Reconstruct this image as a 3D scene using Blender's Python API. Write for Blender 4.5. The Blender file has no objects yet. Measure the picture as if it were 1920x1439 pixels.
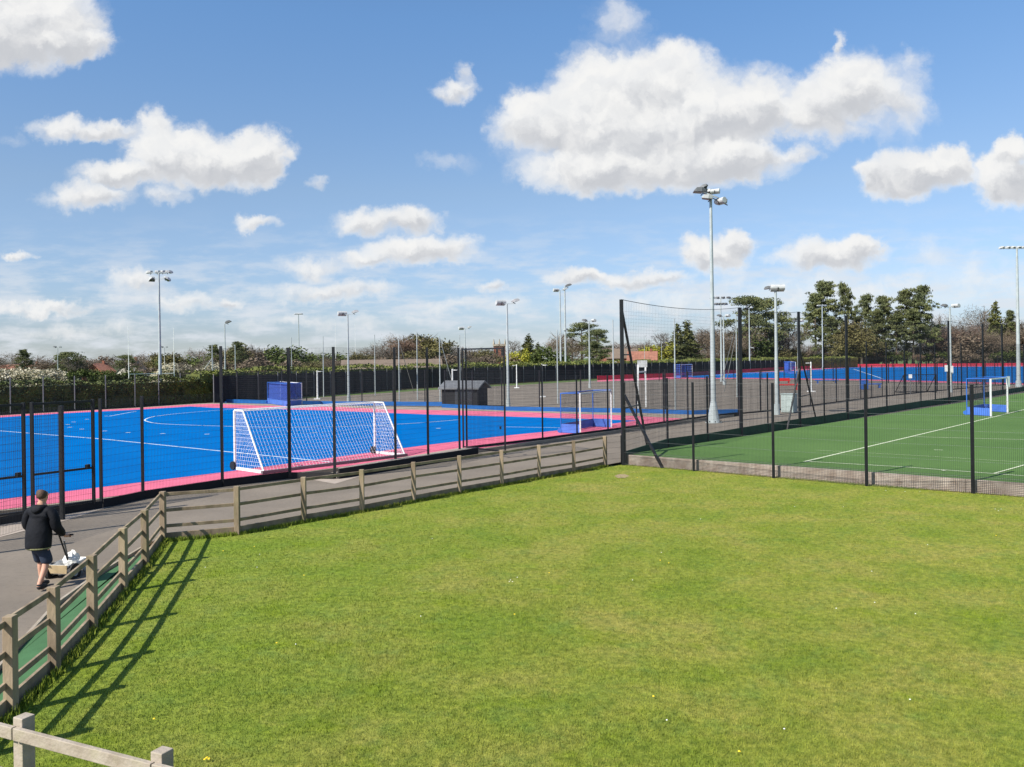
import bpy, math, random
import numpy as np
from mathutils import Vector, Matrix
R = math.radians
rnd = random.Random(7)
C = bpy.context.scene.collection
sc = bpy.context.scene

# ------------------------------------------------------------------ camera
F, PX, PY, TH, CZ = 1600.0, 960.0, 673.0, 0.013, 4.0      # focal length and principal point in photo pixels, roll, eye height
cd = bpy.data.cameras.new('camera'); cam = bpy.data.objects.new('camera', cd); C.objects.link(cam)
cd.sensor_width = 36; cd.lens = 36 * F / 1920; cd.shift_y = -(719.5 - PY) / 1920
cd.clip_start = 0.1; cd.clip_end = 20000
ct, st = math.cos(TH), math.sin(TH)
cr, cu, cf = Vector((ct, 0, -st)), Vector((st, 0, ct)), Vector((0, 1, 0))
m = Matrix((cr, cu, -cf)).transposed().to_4x4(); m.translation = (0, 0, CZ); cam.matrix_world = m
sc.camera = cam

def ray(px, py): return cr * ((px - PX) / F) + cu * ((PY - py) / F) + cf
def G(px, py, z=0.0):
    d = ray(px, py); t = (z - CZ) / d.z
    return Vector((d.x * t, d.y * t, z))
def AT(px, py, D):
    d = ray(px, py); return Vector((d.x * D, D, CZ + d.z * D))
def ZT(p, py):                      # height reached above point p at photo row py
    D = p.y; px = PX + F * (p.x / D) ; return AT(px, py, D).z

# ------------------------------------------------------------------ light
SUN_EL, SX, SY = 43.0, -0.77, -0.64
w = bpy.data.worlds.new('World'); sc.world = w; w.use_nodes = True
nt = w.node_tree; nt.nodes.clear()
def N(t, **k):
    n = nt.nodes.new(t)
    for a, b in k.items(): setattr(n, a, b)
    return n
def ln(a, b): nt.links.new(a, b)
def mth(op, a, b=None, c=None, clamp=False):
    n = N('ShaderNodeMath', operation=op, use_clamp=clamp)
    for i, v in enumerate((a, b, c)):
        if v is None: continue
        if isinstance(v, (int, float)): n.inputs[i].default_value = v
        else: ln(v, n.inputs[i])
    return n.outputs[0]
def vm(op, a, b=None, c=None):
    n = N('ShaderNodeVectorMath', operation=op)
    for i, v in enumerate((a, b, c)):
        if v is None: continue
        if isinstance(v, (tuple, list)): n.inputs[i].default_value = v
        else: ln(v, n.inputs[i])
    return n.outputs['Value'] if op == 'DOT_PRODUCT' else n.outputs[0]
def mixc(f, a, b):
    n = N('ShaderNodeMix', data_type='RGBA')
    for s, v in ((n.inputs[0], f), (n.inputs[6], a), (n.inputs[7], b)):
        if isinstance(v, (int, float)): s.default_value = v
        elif isinstance(v, tuple): s.default_value = (*v, 1)
        else: ln(v, s)
    return n.outputs[2]
def mrange(v, a, b, c=0.0, d=1.0, smooth=True):
    n = N('ShaderNodeMapRange', interpolation_type='SMOOTHSTEP' if smooth else 'LINEAR')
    ln(v, n.inputs[0])
    for i, q in enumerate((a, b, c, d)): n.inputs[i + 1].default_value = q
    return n.outputs[0]
def wnoise(vec, scale, detail, rough=0.55):
    n = N('ShaderNodeTexNoise'); ln(vec, n.inputs['Vector'])
    n.inputs['Scale'].default_value = scale; n.inputs['Detail'].default_value = detail; n.inputs['Roughness'].default_value = rough
    return n
sky = N('ShaderNodeTexSky', sky_type='NISHITA', sun_disc=False, sun_elevation=R(SUN_EL), sun_rotation=math.atan2(SX, SY),
        air_density=1.0, dust_density=0.6, ozone_density=1.6, altitude=0)
geo = N('ShaderNodeTexCoord'); gen = geo.outputs['Generated']
sep = N('ShaderNodeSeparateXYZ'); ln(gen, sep.inputs[0])
dy = mth('MAXIMUM', mth('ABSOLUTE', sep.outputs[1]), 0.02)
U = mth('DIVIDE', sep.outputs[0], dy); V = mth('DIVIDE', sep.outputs[2], dy)
cmb = N('ShaderNodeCombineXYZ'); ln(U, cmb.inputs[0]); ln(V, cmb.inputs[1])
P0 = vm('MULTIPLY', cmb.outputs[0], (16, 16, 0))         # directions of the sky, 1 unit = 3.6 degrees near the horizon
# warp
wn = wnoise(P0, 0.9, 5.0, 0.6); wn2 = wnoise(P0, 3.2, 5.0, 0.62)
w1 = vm('MULTIPLY', vm('SUBTRACT', wn.outputs['Color'], (0.5, 0.5, 0.5)), (1.0, 0.75, 0))
w2 = vm('MULTIPLY', vm('SUBTRACT', wn2.outputs['Color'], (0.5, 0.5, 0.5)), (0.42, 0.36, 0))
PW = vm('ADD', vm('ADD', P0, w1), w2)
clouds = [  # centre x, centre y, radius x, radius y, thickness
 (60,45,115,75,1),(-20,60,90,60,1),(125,88,80,32,.9),(30,-10,75,55,1),(178,85,25,16,.6),
 (115,238,60,22,.62),(190,246,75,20,.75),(300,238,34,34,.7),(330,288,90,52,1),(400,300,80,46,1),(484,290,55,52,1.1),
 (230,325,85,26,.8),(165,366,85,26,.72),(312,362,44,20,.5),(592,350,28,12,.5),(36,262,24,12,.3),
 (1045,225,110,62,1),(1150,180,115,82,1),(1245,155,95,70,1),(1330,215,115,78,1),(1180,250,190,70,1),(1420,200,70,66,.9),
 (1010,250,70,36,.8),(1190,312,200,46,.95),(1350,300,130,42,.9),(1485,295,44,20,.6),
 (1530,205,72,62,.85),(1600,165,74,66,.9),(1585,85,14,26,.6),(1675,185,74,72,.62),(1705,110,34,26,.4),(1560,245,70,22,.5),
 (1160,35,56,50,.42),(848,168,44,24,.6),(872,138,18,18,.5),(845,300,50,16,.3),
 (690,412,62,26,.7),(765,412,66,26,.75),(826,402,30,10,.35),(790,468,95,30,.8),(700,490,80,18,.62),(590,500,74,24,.55),
 (620,546,130,20,.6),(480,416,46,15,.6),
 (1345,482,66,34,.8),(1300,470,34,24,.75),(1382,462,34,28,.85),(1555,476,92,34,.8),(1612,460,36,26,.85),(1090,520,70,16,.7),
 (1190,527,100,18,.65),(1735,470,50,26,.35),(1700,330,82,42,.95),(1772,310,50,34,1),(1638,325,26,28,.85),(1885,335,62,48,1),
 (1905,290,34,28,1),(265,532,52,24,.6),(335,562,120,20,.5),(430,566,30,13,.6),(85,582,120,13,.55),(40,482,24,9,.6),
 (925,541,24,15,.6),(150,620,160,14,.4),(620,600,200,14,.4),(900,575,120,16,.4),(1600,540,250,40,.45),(1250,570,250,22,.42),(1850,520,120,50,.38),
 (2150,200,160,80,1),(-250,300,160,60,.9),(-300,500,200,40,.6),(2200,450,180,60,.8),(1400,-250,260,90,1),(500,-300,200,70,1)]
def cloudfield(P):
    acc = aw = asum = None
    for (cx, cy, rx, ry, a) in clouds:
        u, v = (cx - PX) / 100, (PY - cy) / 100
        u, v = u * ct + v * st, v * ct - u * st
        sx, sy = 100 / (rx * 1.25), 100 / (ry * 1.25)
        q = vm('MULTIPLY_ADD', P, (sx, sy, 0), (-u * sx, -v * sy, 0))
        val = mth('MULTIPLY_ADD', vm('DOT_PRODUCT', q, q), -a * .8, a)
        acc = val if acc is None else mth('SMOOTH_MAX', acc, val, 0.25)
        wt = mth('MAXIMUM', val, 0.0); wt = mth('POWER', wt, 4.0)
        up = vm('DOT_PRODUCT', q, (-0.30, 0.95, 0))          # how far toward the sunlit side of this lobe
        aw = mth('ADD', wt, 1e-5) if aw is None else mth('ADD', aw, wt)
        asum = mth('MULTIPLY', wt, up) if asum is None else mth('MULTIPLY_ADD', wt, up, asum)
    return acc, mth('DIVIDE', asum, aw)
Fd, side = cloudfield(PW)
det = wnoise(PW, 1.7, 6.0, 0.52).outputs['Fac']
det2 = wnoise(vm('ADD', PW, (-0.10, 0.22, 0.0)), 1.7, 4.0, 0.5).outputs['Fac']
dens = mth('ADD', mth('MULTIPLY', mth('SUBTRACT', det, 0.5), 0.75), Fd)
alpha = mrange(dens, 0.07, 0.62)
amax = mrange(Fd, 0.0, 0.75, 0.45, 1.0)
alpha = mth('MULTIPLY', alpha, amax)
# thin streaky haze cloud low over the horizon
lowm = mrange(V, 0.05, 0.19, 1.0, 0.0)
strk = wnoise(vm('MULTIPLY', P0, (0.9, 3.6, 1)), 1.0, 7.0, 0.6).outputs['Fac']
low = mth('MULTIPLY', mth('MULTIPLY', mrange(strk, 0.40, 0.68), lowm), 0.8)
shade = mth('MULTIPLY', mrange(mth('ADD', side, mth('MULTIPLY', mth('SUBTRACT', det, det2), 0.8)), 0.22, -0.42), mrange(Fd, 0.25, 0.75))
ed = mrange(mth('SUBTRACT', det, det2), -0.20, 0.20)
lit = mixc(ed, (5.55, 5.62, 5.7), (6.1, 6.08, 6.0))
grey = mixc(ed, (3.55, 3.68, 3.95), (4.05, 4.15, 4.38))
ccol = mixc(mth('MULTIPLY', shade, 0.85), lit, grey)
skc = N('ShaderNodeMix', data_type='RGBA', blend_type='MULTIPLY'); skc.inputs[0].default_value = 1
ln(sky.outputs[0], skc.inputs[6]); tr_ = N('ShaderNodeValToRGB'); ln(sep.outputs[2], tr_.inputs[0])
els = tr_.color_ramp.elements; els[0].position = 0.03; els[0].color = (.60, .68, .93, 1); els[1].position = 0.19; els[1].color = (.79, .83, .91, 1)
q0_ = els.new(0.0); q0_.color = (.72, .82, 1.08, 1)
q_ = els.new(0.37); q_.color = (.74, .96, 1.13, 1); ln(tr_.outputs[0], skc.inputs[7])
c1 = mixc(low, skc.outputs[2], (4.9, 5.2, 5.6))
c2 = mixc(alpha, c1, ccol)
bg = N('ShaderNodeBackground'); bg.inputs[1].default_value = 0.10; ln(c2, bg.inputs[0])
ow = N('ShaderNodeOutputWorld'); ln(bg.outputs[0], ow.inputs[0])

sd = bpy.data.lights.new('sun', 'SUN'); sd.energy = 5.0; sd.angle = R(0.5); sd.color = (1.0, 0.95, 0.87)
so = bpy.data.objects.new('sun', sd); C.objects.link(so)
e = R(SUN_EL); sdir = Vector((SX * math.cos(e), SY * math.cos(e), math.sin(e)))
so.rotation_euler = sdir.to_track_quat('Z', 'Y').to_euler(); so.location = (0, 0, 60)
sc.view_settings.view_transform = 'Standard'; sc.view_settings.look = 'None'
sc.view_settings.exposure = 0.6; sc.view_settings.gamma = 1
sc.cycles.use_denoising = True
sc.cycles.max_bounces = 5; sc.cycles.transparent_max_bounces = 12

# ------------------------------------------------------------------ materials
def mat(name, col, rough=0.6, var=0.0, scale=3.0, col2=None, bump=0.0, bscale=20.0, metal=0.0, spec=0.4, detail=4, rnd_obj=0.0, stretch=None, two=None):
    mt = bpy.data.materials.new(name); mt.use_nodes = True
    t = mt.node_tree; b = t.nodes['Principled BSDF']
    b.inputs['Roughness'].default_value = rough; b.inputs['Metallic'].default_value = metal
    b.inputs['Specular IOR Level'].default_value = spec
    if col2 is None: col2 = tuple(c * (1 - var) for c in col)
    tc = t.nodes.new('ShaderNodeTexCoord'); co = tc.outputs['Object']
    if rnd_obj or stretch:
        mp = t.nodes.new('ShaderNodeMapping'); t.links.new(co, mp.inputs[0]); co = mp.outputs[0]
        if stretch: mp.inputs['Scale'].default_value = stretch
    n = t.nodes.new('ShaderNodeTexNoise'); n.inputs['Scale'].default_value = scale; n.inputs['Detail'].default_value = detail
    t.links.new(co, n.inputs['Vector'])
    cr_ = t.nodes.new('ShaderNodeValToRGB'); cr_.color_ramp.elements[0].position = 0.35; cr_.color_ramp.elements[1].position = 0.65
    cr_.color_ramp.elements[0].color = (*col2, 1); cr_.color_ramp.elements[1].color = (*col, 1)
    t.links.new(n.outputs['Fac'], cr_.inputs[0]); out = cr_.outputs[0]
    if two:                                   # a second, finer variation (two = colour, scale, amount)
        n2 = t.nodes.new('ShaderNodeTexNoise'); n2.inputs['Scale'].default_value = two[1]; n2.inputs['Detail'].default_value = 3
        t.links.new(co, n2.inputs['Vector'])
        mr = t.nodes.new('ShaderNodeMapRange'); mr.inputs[1].default_value = 0.5; mr.inputs[2].default_value = 0.7; mr.inputs[4].default_value = two[2]
        t.links.new(n2.outputs['Fac'], mr.inputs[0])
        mx = t.nodes.new('ShaderNodeMix'); mx.data_type = 'RGBA'; t.links.new(mr.outputs[0], mx.inputs[0]); t.links.new(out, mx.inputs[6])
        mx.inputs[7].default_value = (*two[0], 1); out = mx.outputs[2]
    if rnd_obj:
        oi = t.nodes.new('ShaderNodeObjectInfo'); hs = t.nodes.new('ShaderNodeHueSaturation')
        mr = t.nodes.new('ShaderNodeMapRange'); mr.inputs[3].default_value = 1 - rnd_obj; mr.inputs[4].default_value = 1 + rnd_obj
        t.links.new(oi.outputs['Random'], mr.inputs[0]); t.links.new(mr.outputs[0], hs.inputs['Value'])
        t.links.new(out, hs.inputs['Color']); out = hs.outputs[0]
    t.links.new(out, b.inputs['Base Color'])
    if bump:
        nb = t.nodes.new('ShaderNodeTexNoise'); nb.inputs['Scale'].default_value = bscale; nb.inputs['Detail'].default_value = 5
        t.links.new(co, nb.inputs['Vector'])
        bp = t.nodes.new('ShaderNodeBump'); bp.inputs['Strength'].default_value = bump; bp.inputs['Distance'].default_value = 0.02
        t.links.new(nb.outputs['Fac'], bp.inputs['Height']); t.links.new(bp.outputs[0], b.inputs['Normal'])
    return mt
M = {}
M['black'] = mat('black_coated_steel', (0.012, 0.013, 0.016), 0.45, 0.3)
M['board'] = mat('black_kickboard', (0.012, 0.011, 0.012), 0.8, 0.3)
M['wire'] = mat('dark_wire', (0.02, 0.021, 0.025), 0.5, 0.2)
M['wirelight'] = mat('lit_wire', (0.20, 0.21, 0.21), 0.6, 0.2)  # paler copy of the dark wire, caught light put into its colour
M['greypost'] = mat('grey_post_paint', (0.16, 0.165, 0.17), 0.5, 0.2)
M['galv'] = mat('galvanised_steel', (0.38, 0.42, 0.42), 0.5, 0.18, 2.0, bump=0.05)
M['lamp'] = mat('lamp_housing', (0.5, 0.51, 0.5), 0.4, 0.25, 3)
M['lampdark'] = mat('lamp_dark_glass', (0.05, 0.055, 0.06), 0.2, 0.2)
M['white'] = mat('white_paint', (0.8, 0.8, 0.78), 0.45, 0.12, 5)
M['line'] = mat('white_line_paint', (0.62, 0.72, 0.78), 0.8, 0.2, 6)
M['lineg'] = mat('cream_line_paint', (0.62, 0.66, 0.45), 0.8, 0.25, 6)
M['net'] = mat('white_net_string', (0.8, 0.82, 0.86), 0.7, 0.1)
M['netdark'] = mat('dark_net_string', (0.03, 0.032, 0.04), 0.7, 0.1)
M['netblue'] = mat('blue_net_string', (0.04, 0.10, 0.42), 0.7, 0.1)
M['bluepitch'] = mat('blue_turf', (0.0, 0.130, 0.40), 0.95, 0.0, 0.35, (0.0, 0.113, 0.36), bump=0.15, bscale=60, spec=0.0, two=((0.0, 0.09, 0.36), 5, 0.3))
M['pinkpitch'] = mat('pink_turf', (0.66, 0.15, 0.23), 0.85, 0.0, 1.2, (0.57, 0.125, 0.20), spec=0.1, bump=0.15, bscale=60, two=((0.62, 0.12, 0.18), 7, 0.4))
M['redboard'] = mat('red_kickboard', (0.45, 0.015, 0.05), 0.7, 0.25)
M['beige'] = mat('beige_paving', (0.33, 0.27, 0.20), 0.85, 0.2, 2, bump=0.2)
M['blueboard'] = mat('blue_kickboard', (0.005, 0.10, 0.34), 0.6, 0.2, 1)
M['bluepaint'] = mat('blue_goal_paint', (0.03, 0.13, 0.47), 0.45, 0.15, 2)
M['blueboard2'] = mat('blue_goal_board', (0.07, 0.17, 0.56), 0.5, 0.2, 2)
M['greenturf'] = mat('green_turf', (0.092, 0.165, 0.046), 0.85, 0.0, 0.3, (0.076, 0.142, 0.038), spec=0.08, bump=0.15, bscale=60, two=((0.07, 0.13, 0.04), 4, 0.4))
M['greenboard'] = mat('dark_green_kickboard', (0.018, 0.07, 0.03), 0.8, 0.3)
M['wood'] = mat('weathered_timber', (0.33, 0.25, 0.165), 0.8, 0.0, 3.0, (0.17, 0.125, 0.08), bump=0.4, bscale=30, stretch=(1, 1, 0.3), two=((0.22, 0.20, 0.09), 5, 0.4))
M['woodpale'] = mat('pale_weathered_timber', (0.38, 0.325, 0.26), 0.8, 0.0, 4.0, (0.27, 0.22, 0.165), bump=0.4, bscale=30, two=((0.30, 0.27, 0.16), 6, 0.4))
M['tarmac'] = mat('tarmac', (0.205, 0.172, 0.136), 0.9, 0.0, 0.5, (0.165, 0.139, 0.110), bump=0.35, bscale=90, spec=0.2, detail=6, two=((0.115, 0.098, 0.08), 9, 0.35))
M['pavers'] = mat('block_paving', (0.36, 0.30, 0.245), 0.9, 0.15, 3, bump=0.3)
M['concrete'] = mat('stained_concrete', (0.40, 0.34, 0.285), 0.85, 0.0, 2.5, (0.27, 0.21, 0.17), bump=0.3, bscale=30, two=((0.22, 0.16, 0.12), 6, 0.6))
M['soil'] = mat('dry_soil', (0.33, 0.24, 0.14), 0.95, 0.3, 6, bump=0.4, two=((0.28, 0.28, 0.07), 3, 0.7))
M['windbreak'] = mat('windbreak_fabric', (0.016, 0.017, 0.02), 0.9, 0.3, 0.5)
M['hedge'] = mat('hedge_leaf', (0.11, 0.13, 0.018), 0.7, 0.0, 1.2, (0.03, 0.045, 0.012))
M['hedgelit'] = mat('sunlit_hedge_leaf', (0.17, 0.185, 0.03), 0.7, 0.0, 1.2, (0.07, 0.085, 0.018))  # brighter copy of the hedge leaf, sunlight put into the colour
M['bark'] = mat('bark', (0.12, 0.095, 0.07), 0.9, 0.4, 3)
M['skin'] = mat('skin', (0.52, 0.28, 0.19), 0.55, 0.12, 8)
M['hair'] = mat('brown_hair', (0.09, 0.05, 0.03), 0.7, 0.4, 30, bump=0.4, bscale=90)
M['jacket'] = mat('black_jacket', (0.008, 0.009, 0.013), 0.75, 0.3, 6, bump=0.8, bscale=9, spec=0.2)
M['hem'] = mat('olive_hem', (0.22, 0.22, 0.10), 0.8, 0.2)
M['shorts'] = mat('navy_shorts', (0.022, 0.035, 0.065), 0.8, 0.3, 6, bump=0.3, bscale=20)
M['rubber'] = mat('black_rubber', (0.015, 0.015, 0.016), 0.7, 0.3)
M['ply'] = mat('plywood', (0.55, 0.42, 0.24), 0.7, 0.25, 6)
M['bag'] = mat('white_plastic_sack', (0.75, 0.74, 0.70), 0.5, 0.2, 10, bump=0.4, bscale=14)
M['red'] = mat('red_plastic', (0.60, 0.02, 0.02), 0.45, 0.2)
M['cabinet'] = mat('grey_green_cabinet', (0.36, 0.42, 0.40), 0.5, 0.15)
M['brick'] = mat('red_brick', (0.28, 0.11, 0.07), 0.9, 0.3, 2)
M['stone'] = mat('pale_stone', (0.42, 0.36, 0.28), 0.9, 0.3, 1)
M['rooftile'] = mat('terracotta_tiles', (0.30, 0.13, 0.085), 0.8, 0.25, 1)
M['slate'] = mat('slate_roof', (0.10, 0.10, 0.12), 0.7, 0.25, 1)
M['roofbrown'] = mat('brown_roof', (0.20, 0.15, 0.11), 0.8, 0.2, 1)
M['render'] = mat('cream_render', (0.65, 0.60, 0.52), 0.8, 0.15, 1)
M['glass'] = mat('window_glass', (0.03, 0.035, 0.04), 0.1, 0.2)
M['yellow'] = mat('dandelion_yellow', (0.8, 0.55, 0.02), 0.7)
M['daisy'] = mat('daisy_white', (0.8, 0.8, 0.75), 0.7)
def leafmat(name, col, col2, scale=0.5, ro=0.12):
    return mat(name, col, 0.75, 0, scale, col2, rnd_obj=ro, spec=0.2, detail=3)
M['l_brown'] = leafmat('bare_twigs_brown', (0.19, 0.145, 0.10), (0.12, 0.09, 0.065))
M['l_red'] = leafmat('bare_twigs_reddish', (0.19, 0.12, 0.085), (0.12, 0.08, 0.058))
M['l_grey'] = leafmat('bare_twigs_grey', (0.20, 0.175, 0.14), (0.12, 0.10, 0.085))
M['l_olive'] = leafmat('budding_twigs_olive', (0.17, 0.15, 0.055), (0.09, 0.08, 0.035))
M['l_pine'] = leafmat('pine_needles', (0.155, 0.165, 0.062), (0.06, 0.075, 0.036))
M['l_spruce'] = leafmat('spruce_needles', (0.12, 0.12, 0.035), (0.045, 0.055, 0.022))
M['l_yellow'] = leafmat('golden_leaves', (0.34, 0.32, 0.04), (0.20, 0.20, 0.03))
M['l_blossom'] = leafmat('cream_blossom', (0.55, 0.50, 0.38), (0.22, 0.20, 0.12))
M['l_green'] = leafmat('mid_green_leaves', (0.10, 0.13, 0.03), (0.045, 0.06, 0.018))

def grass_mat(name, blade=False):
    mt = bpy.data.materials.new(name); mt.use_nodes = True; t = mt.node_tree; b = t.nodes['Principled BSDF']
    b.inputs['Roughness'].default_value = 0.8; b.inputs['Specular IOR Level'].default_value = 0.15
    g = t.nodes.new('ShaderNodeNewGeometry'); pos = g.outputs['Position']
    def nz(s, d, r=0.6):
        n = t.nodes.new('ShaderNodeTexNoise'); n.inputs['Scale'].default_value = s; n.inputs['Detail'].default_value = d; n.inputs['Roughness'].default_value = r
        t.links.new(pos, n.inputs['Vector']); return n.outputs['Fac']
    def ramp(f, stops):
        r = t.nodes.new('ShaderNodeValToRGB'); el = r.color_ramp.elements
        for i, (p, c) in enumerate(stops):
            if i < 2: el[i].position = p; el[i].color = (*c, 1)
            else: q = el.new(p); q.color = (*c, 1)
        t.links.new(f, r.inputs[0]); return r.outputs[0]
    def mx(f, a, b_, mode='MIX'):
        n = t.nodes.new('ShaderNodeMix'); n.data_type = 'RGBA'; n.blend_type = mode
        for s, v in ((n.inputs[0], f), (n.inputs[6], a), (n.inputs[7], b_)):
            if isinstance(v, (int, float)): s.default_value = v
            elif isinstance(v, tuple): s.default_value = (*v, 1)
            else: t.links.new(v, s)
        return n.outputs[2]
    base = ramp(nz(0.42, 6, .66), [(0.36, (0.160, 0.212, 0.024)), (0.64, (0.265, 0.250, 0.058)), (0.5, (0.215, 0.238, 0.037))])
    sx_ = t.nodes.new('ShaderNodeSeparateXYZ'); t.links.new(pos, sx_.inputs[0])
    mr_ = t.nodes.new('ShaderNodeMapRange'); mr_.interpolation_type = 'SMOOTHSTEP'; t.links.new(sx_.outputs[0], mr_.inputs[0])
    for i_, v_ in enumerate((4.0, -8.0, 0.0, 0.48)): mr_.inputs[i_ + 1].default_value = v_
    base = mx(mr_.outputs[0], base, (0.150, 0.232, 0.022))
    base = mx(ramp(nz(2.1, 4, 0.65), [(0.52, (0, 0, 0)), (0.68, (0.45, 0.45, 0.45))]), base, (0.130, 0.205, 0.040))
    base = mx(ramp(nz(0.9, 5, 0.7), [(0.56, (0, 0, 0)), (0.66, (0.5, 0.5, 0.5))]), base, (0.165, 0.225, 0.010))
    patch = ramp(nz(1.3, 5, 0.7), [(0.60, (0, 0, 0)), (0.78, (0.35, 0.35, 0.35))])
    col = mx(patch, base, (0.34, 0.27, 0.08))
    tuft = ramp(nz(9, 4, 0.7), [(0.35, (0.62, 0.68, 0.6)), (0.65, (1.25, 1.2, 1.2))])
    col = mx(1.0, col, tuft, 'MULTIPLY')
    fine = ramp(nz(38, 3, 0.7), [(0.3, (0.72, 0.75, 0.66)), (0.7, (1.25, 1.22, 1.25))])
    col = mx(0.8, col, fine, 'MULTIPLY')
    t.links.new(col, b.inputs['Base Color'])
    if not blade:
        bp = t.nodes.new('ShaderNodeBump'); bp.inputs['Strength'].default_value = 0.7; bp.inputs['Distance'].default_value = 0.04
        t.links.new(nz(22, 6, 0.75), bp.inputs['Height']); t.links.new(bp.outputs[0], b.inputs['Normal'])
    return mt
M['lawn'] = grass_mat('lawn_grass'); M['blade'] = grass_mat('grass_blade', True)
M['field'] = mat('far_field_grass', (0.10, 0.15, 0.03), 0.9, 0, 0.05, (0.07, 0.12, 0.025))
M['carpet'] = mat('green_carpet', (0.055, 0.145, 0.055), 0.9, 0.2, 2, bump=0.2)

# ------------------------------------------------------------------ mesh helpers
def wloc(o):
    v = Vector((0, 0, 0))
    while o is not None: v += o.location; o = o.parent
    return v
class MB:
    def __init__(s): s.v = []; s.f = []
    def add(s, vs, fs):
        n = len(s.v); s.v += [tuple(q) for q in vs]; s.f += [tuple(i + n for i in f) for f in fs]; return s
    def box(s, c, size, ax=None):
        c = Vector(c); ux, uy, uz = ax or (Vector((1, 0, 0)), Vector((0, 1, 0)), Vector((0, 0, 1)))
        hx, hy, hz = size[0] / 2, size[1] / 2, size[2] / 2
        vs = [c + ux * (a * hx) + uy * (b * hy) + uz * (d * hz) for d in (-1, 1) for b in (-1, 1) for a in (-1, 1)]
        return s.add(vs, [(0, 2, 3, 1), (4, 5, 7, 6), (0, 1, 5, 4), (2, 6, 7, 3), (0, 4, 6, 2), (1, 3, 7, 5)])
    def bar(s, p0, p1, w_, h_, up=Vector((0, 0, 1)), caps=True):
        p0, p1 = Vector(p0), Vector(p1); d = (p1 - p0); L = d.length; d.normalize()
        if abs(d.dot(up)) > 0.98: up = Vector((0, 1, 0))
        sd_ = d.cross(up).normalized(); u = sd_.cross(d)
        vs = []
        for p in (p0, p1):
            for a, b in ((-1, -1), (1, -1), (1, 1), (-1, 1)): vs.append(p + sd_ * (a * w_ / 2) + u * (b * h_ / 2))
        fs = [(0, 1, 5, 4), (1, 2, 6, 5), (2, 3, 7, 6), (3, 0, 4, 7)]
        if caps: fs += [(3, 2, 1, 0), (4, 5, 6, 7)]
        return s.add(vs, fs)
    def tube(s, p0, p1, r0, r1=None, n=10, caps=True):
        r1 = r0 if r1 is None else r1; p0, p1 = Vector(p0), Vector(p1); d = (p1 - p0).normalized()
        a = d.orthogonal().normalized(); b = d.cross(a); vs = []
        for p, r in ((p0, r0), (p1, r1)):
            for i in range(n):
                t = 2 * math.pi * i / n; vs.append(p + a * (r * math.cos(t)) + b * (r * math.sin(t)))
        fs = [(i, (i + 1) % n, n + (i + 1) % n, n + i) for i in range(n)]
        if caps: fs += [tuple(range(n - 1, -1, -1)), tuple(range(n, 2 * n))]
        return s.add(vs, fs)
    def poly(s, pts, z0, z1=None):
        n = len(pts)
        if z1 is None: return s.add([(p[0], p[1], z0) for p in pts], [tuple(range(n))])
        return s.add([(p[0], p[1], z0) for p in pts] + [(p[0], p[1], z1) for p in pts],
                     [tuple(range(n, 2 * n))] + [tuple(range(n - 1, -1, -1))] + [(i, (i + 1) % n, n + (i + 1) % n, n + i) for i in range(n)])
    def strip(s, pts, wd, z):
        n = len(pts); L = []; Rr = []
        for i, p in enumerate(pts):
            a = pts[max(i - 1, 0)]; b = pts[min(i + 1, n - 1)]
            d = Vector((b[0] - a[0], b[1] - a[1])).normalized(); nn = Vector((-d.y, d.x)) * wd / 2
            L.append((p[0] + nn.x, p[1] + nn.y, z)); Rr.append((p[0] - nn.x, p[1] - nn.y, z))
        return s.add(L + Rr, [(i, n + i, n + i + 1, i + 1) for i in range(n - 1)])
    def build(s, name, m_, parent=None, smooth=False, bevel=0):
        if parent is not None: o0 = wloc(parent)
        else:
            xs = [q[0] for q in s.v]; ys = [q[1] for q in s.v]
            o0 = Vector(((min(xs) + max(xs)) / 2, (min(ys) + max(ys)) / 2, min(q[2] for q in s.v)))
        me = bpy.data.meshes.new(name)
        me.from_pydata([(q[0] - o0.x, q[1] - o0.y, q[2] - o0.z) for q in s.v], [], s.f); me.update()
        me.materials.append(m_)
        if smooth:
            me.shade_smooth(); me.set_sharp_from_angle(angle=R(38))
        o = bpy.data.objects.new(name, me); C.objects.link(o)
        if parent is not None: o.parent = parent
        else: o.location = o0
        if bevel:
            b = o.modifiers.new('bevel', 'BEVEL'); b.width = bevel; b.segments = 2; b.limit_method = 'ANGLE'
        return o
def tag(o, label=None, cat=None, group=None, kind=None):
    if label: o['label'] = label
    if cat: o['category'] = cat
    if group: o['group'] = group
    if kind: o['kind'] = kind
    return o
def thing(name, loc, label, cat, group=None):
    o = bpy.data.objects.new(name, None); C.objects.link(o); o.location = loc; o.empty_display_size = 0.3
    return tag(o, label, cat, group)
def struct(mb, name, m_):
    return tag(mb.build(name, m_), kind='structure')
def xy(pts, z=0.0): return [G(a, b, z) for a, b in pts]

ZP, ZL, ZG = -0.15, -0.20, 0.175      # path, lawn, green pitch
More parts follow.
